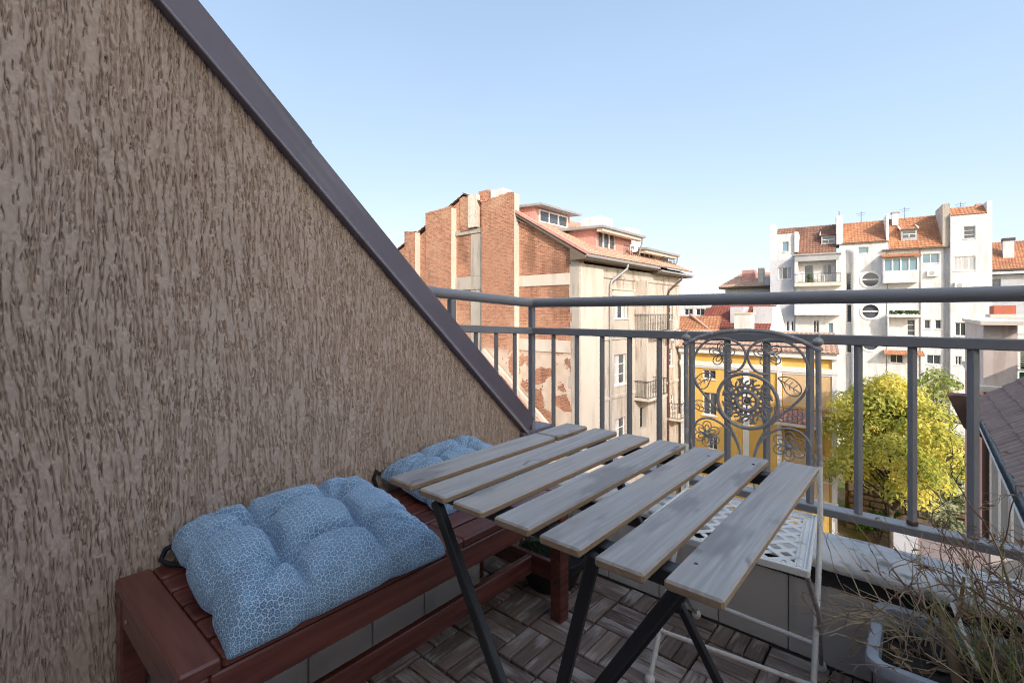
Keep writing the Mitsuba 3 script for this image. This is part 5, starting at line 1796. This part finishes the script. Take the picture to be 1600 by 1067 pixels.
v, f = loft([(grown(-.045, .02), .002), (grown(-.040, .024), .03), (grown(-.012, .030), .205), (grown(-.012, .030), .222), (grown(.0, .034), .224), (grown(.004, .036), .230), (grown(.004, .036), .244), (grown(.001, .034), PZ), (grown(-.014, .026), PZ + .001), (grown(-.019, .024), PZ - .003), (grown(-.021, .022), .20), (grown(-.03, .02), .12), (grown(-.06, .01), .118)])
part(pt, 'trough', (v, f), 'mat_planter', smooth=40)
g = np.stack(np.meshgrid(np.linspace(PX0 + .02, PX1 - .02, 90), np.linspace(PY0 + .02, PY1 - .02, 34), indexing='ij'), -1)
hz = .190 + .018 * meshkit.noise(np.concatenate([g.reshape(-1, 2) * 14, np.zeros((g.shape[0] * g.shape[1], 1))], 1)) + .012 * meshkit.noise(np.concatenate([g.reshape(-1, 2) * 60, np.ones((g.shape[0] * g.shape[1], 1))], 1))
sv = np.concatenate([g.reshape(-1, 2), hz[:, None]], 1)
ii, jj = np.meshgrid(np.arange(89), np.arange(33), indexing='ij')
a = (ii * 34 + jj).ravel()
part(pt, 'soil', (sv, np.concatenate([np.stack([a, a + 34, a + 35], 1), np.stack([a, a + 35, a + 1], 1)])), 'mat_soil', smooth=False)

R = random.Random(77)


def wander(p, d, L, n, curl, droop):
    p = np.array(p, float)
    d = np.array(d, float)
    d /= np.linalg.norm(d)
    out = [p.copy()]
    for i in range(n):
        d = d + np.array([R.gauss(0, curl), R.gauss(0, curl), R.gauss(0, curl) - droop])
        d /= np.linalg.norm(d)
        p = p + d * L / n
        out.append(p.copy())
    return out


def twigs(m, p, d, L, r, depth, curl=.16, droop=.02):
    pts = wander(p, d, L, 6, curl, droop)
    m.tube(pts, np.linspace(r, r * .5, len(pts)), 4)
    if depth:
        for i in range(R.choice((2, 3, 3))):
            k = R.randint(2, 6)
            dd = np.array(pts[k]) - pts[k - 1]
            dd = dd / np.linalg.norm(dd) + np.array([R.gauss(0, .55), R.gauss(0, .55), R.gauss(.1, .4)])
            twigs(m, pts[k], dd, L * R.uniform(.4, .7), r * .62, depth - 1, curl, droop)


# the bare shrubs with brown twigs, a few curled dead leaves still on them
for (x, y, nb_, lo, hi, lab) in ((.15, 1.43, 13, .18, .38, 'bare brown shrub with forked dry twigs in the middle of the planter'),
                                 (.32, 1.45, 12, .22, .46, 'tall tangle of thin brown and reddish twigs behind the dry grass in the planter'),
                                 (.24, 1.35, 11, .14, .32, 'low bushy heap of dry twigs at the front rim of the planter'),
                                 (.52, 1.42, 9, .26, .50, 'tall bare shrub cut off by the right edge of the picture')):
    k = thing('dry_shrub', lab, 'plant')
    lv = MB()
    for q in range(nb_):
        m = MB()
        twigs(m, (x + R.uniform(-.07, .07), y + R.uniform(-.06, .06), .19), (R.gauss(0, .45), R.gauss(.05, .45), 1), R.uniform(lo, hi), R.uniform(.0018, .0034), 3)
        part(k, 'branch', m, 'mat_twig' if q % 7 else 'mat_red_twig', smooth=True)
        v_ = np.concatenate(m.v)
        for t_ in range(9):
            c = v_[R.randrange(len(v_) // 3, len(v_))]
            a = R.uniform(0, 6.28)
            t, b = np.array([math.cos(a), math.sin(a), R.uniform(-.9, .2)]), np.array([-math.sin(a), math.cos(a), R.uniform(-.3, .3)])
            s_ = R.uniform(.005, .013)
            lv.add([c, c + t * s_ + b * s_ * .45 + (0, 0, s_ * .3), c + t * 2 * s_, c + t * s_ - b * s_ * .45 + (0, 0, s_ * .3)], [[0, 1, 2], [0, 2, 3]])
    part(k, 'dead_leaves', lv, 'mat_dead_leaf', kind='stuff')
# green and straw grass clumps
for (x, y, n, lab, sp) in ((.17, 1.36, 150, 'clump of thin green and straw-coloured grass in the front of the planter', .30), (.33, 1.38, 200, 'taller clump of half-dry green grass further right in the planter', .32), (.03, 1.47, 36, 'clump of dry straw grass at the left end of the planter', .38), (.50, 1.37, 170, 'clump of half-dry grass at the right edge of the picture', .34)):
    k = thing('grass_clump', lab, 'plant')
    mg, ms = MB(), MB()
    for q in range(n):
        p = (x + R.gauss(0, .045), y + R.gauss(0, .045), .19)
        L = R.uniform(.10, .36)
        m = ms if (R.random() < (.92 if n == 36 else .66)) else mg
        pts = wander(p, (R.gauss(0, sp), R.gauss(0, sp), 1), L, 7, .12, .035)
        m.tube(pts, np.linspace(.0021, .0006, len(pts)), 3)
    part(k, 'green_blades', mg, 'mat_grass', kind='stuff')
    part(k, 'dry_blades', ms, 'mat_straw', kind='stuff')
# straw hanging over the left end towards the parapet
k = thing('dry_grass_tuft', 'tuft of pale dry grass hanging over the left end of the planter', 'plant')
m = MB()
for q in range(34):
    p = (-.06 + R.gauss(0, .02), 1.46 + R.gauss(0, .035), .235 + R.uniform(-.02, .02))
    pts = wander(p, (-1.0, R.gauss(.0, .5), R.uniform(-.1, .8)), R.uniform(.06, .20), 8, .14, .08)
    m.tube(pts, np.linspace(.0017, .0006, len(pts)), 3)
part(k, 'blades', m, 'mat_straw', kind='stuff')
k = thing('dry_grass_tuft', 'small tuft of pale dry grass lying on the deck beside the chair foot', 'plant')
m = MB()
for q in range(16):
    p = (-.19 + R.gauss(0, .012), 1.50 + R.gauss(0, .012), .01)
    pts = wander(p, (R.gauss(0, .8), R.gauss(-.3, .7), R.uniform(.3, 1.2)), R.uniform(.08, .2), 8, .15, .22)
    pts = [np.array([q_[0], q_[1], max(q_[2], .003)]) for q_ in pts]
    m.tube(pts, np.linspace(.0014, .0006, len(pts)), 3)
part(k, 'blades', m, 'mat_straw', kind='stuff')
# the thick dead stalk that leans in the planter and the pale label stick
solo('dead_stalk', MB().tube([(.055, 1.315, .19), (.042, 1.36, .245), (.030, 1.41, .285), (.018, 1.45, .325)], [.0105, .0098, .0088, .006], 9).tube([(.03, 1.41, .285), (.052, 1.43, .33), (.06, 1.46, .40)], [.005, .004, .003], 6), 'mat_dead_leaf', 'thick broken tan stalk leaning in the front of the planter', 'stalk', smooth=50)
solo('plant_label', MB().bar((.082, 1.385, .235), (.04, 1.44, .345), .010, .0016, .0006), 'mat_foot', 'narrow white plastic plant label stuck among the dry stems', 'plant label')
lm = MB()
for q in range(70):
    c = np.array([R.uniform(PX0 + .04, PX0 + .5), R.uniform(PY0 + .03, PY1 - .03), .207 + R.uniform(0, .012)])
    a = R.uniform(0, 6.28)
    t, b = np.array([math.cos(a), math.sin(a), R.uniform(-.4, .4)]), np.array([-math.sin(a), math.cos(a), R.uniform(-.4, .4)])
    s = R.uniform(.008, .022)
    lm.add([c - t * s, c + b * s * .5 + (0, 0, s * .3), c + t * s, c - b * s * .5 + (0, 0, s * .3)], [[0, 1, 2], [0, 2, 3]])
solo('leaf_litter', lm, 'mat_dead_leaf', 'dead brown leaves lying on the soil of the planter', 'leaves', kind='stuff')

# potted plant and sack in the corner behind the bench end
k = thing('potted_plant', 'small green plant in a low dark bowl in the corner between bench and parapet', 'plant')
part(k, 'pot', MB().lathe((-1.045, 1.435, .002), [(0, 0), (.085, 0), (.125, .09), (.130, .092), (.130, .108), (.121, .109), (.115, .085), (0, .085)], 24), 'mat_dark_plastic', smooth=40)
m = MB()
for q in range(60):
    p = np.array([-1.045 + R.gauss(0, .05), 1.435 + R.gauss(0, .05), .085])
    pts = wander(p, (R.gauss(-.1, .28), R.gauss(0, .28), 1), R.uniform(.10, .24), 5, .10, .02)
    m.tube(pts, .0015, 3)
    a = R.uniform(0, 6.28)
    c = pts[-1]
    t, b = np.array([math.cos(a), math.sin(a), R.uniform(-.5, .3)]), np.array([-math.sin(a), math.cos(a), .2])
    s = R.uniform(.014, .028)
    m.add([c - t * s, c + b * s * .45, c + t * s, c - b * s * .45], [[0, 1, 2], [0, 2, 3]])
part(k, 'leaves', m, 'mat_leaf', kind='stuff')
labels = {k: v for k, v in labels.items()}
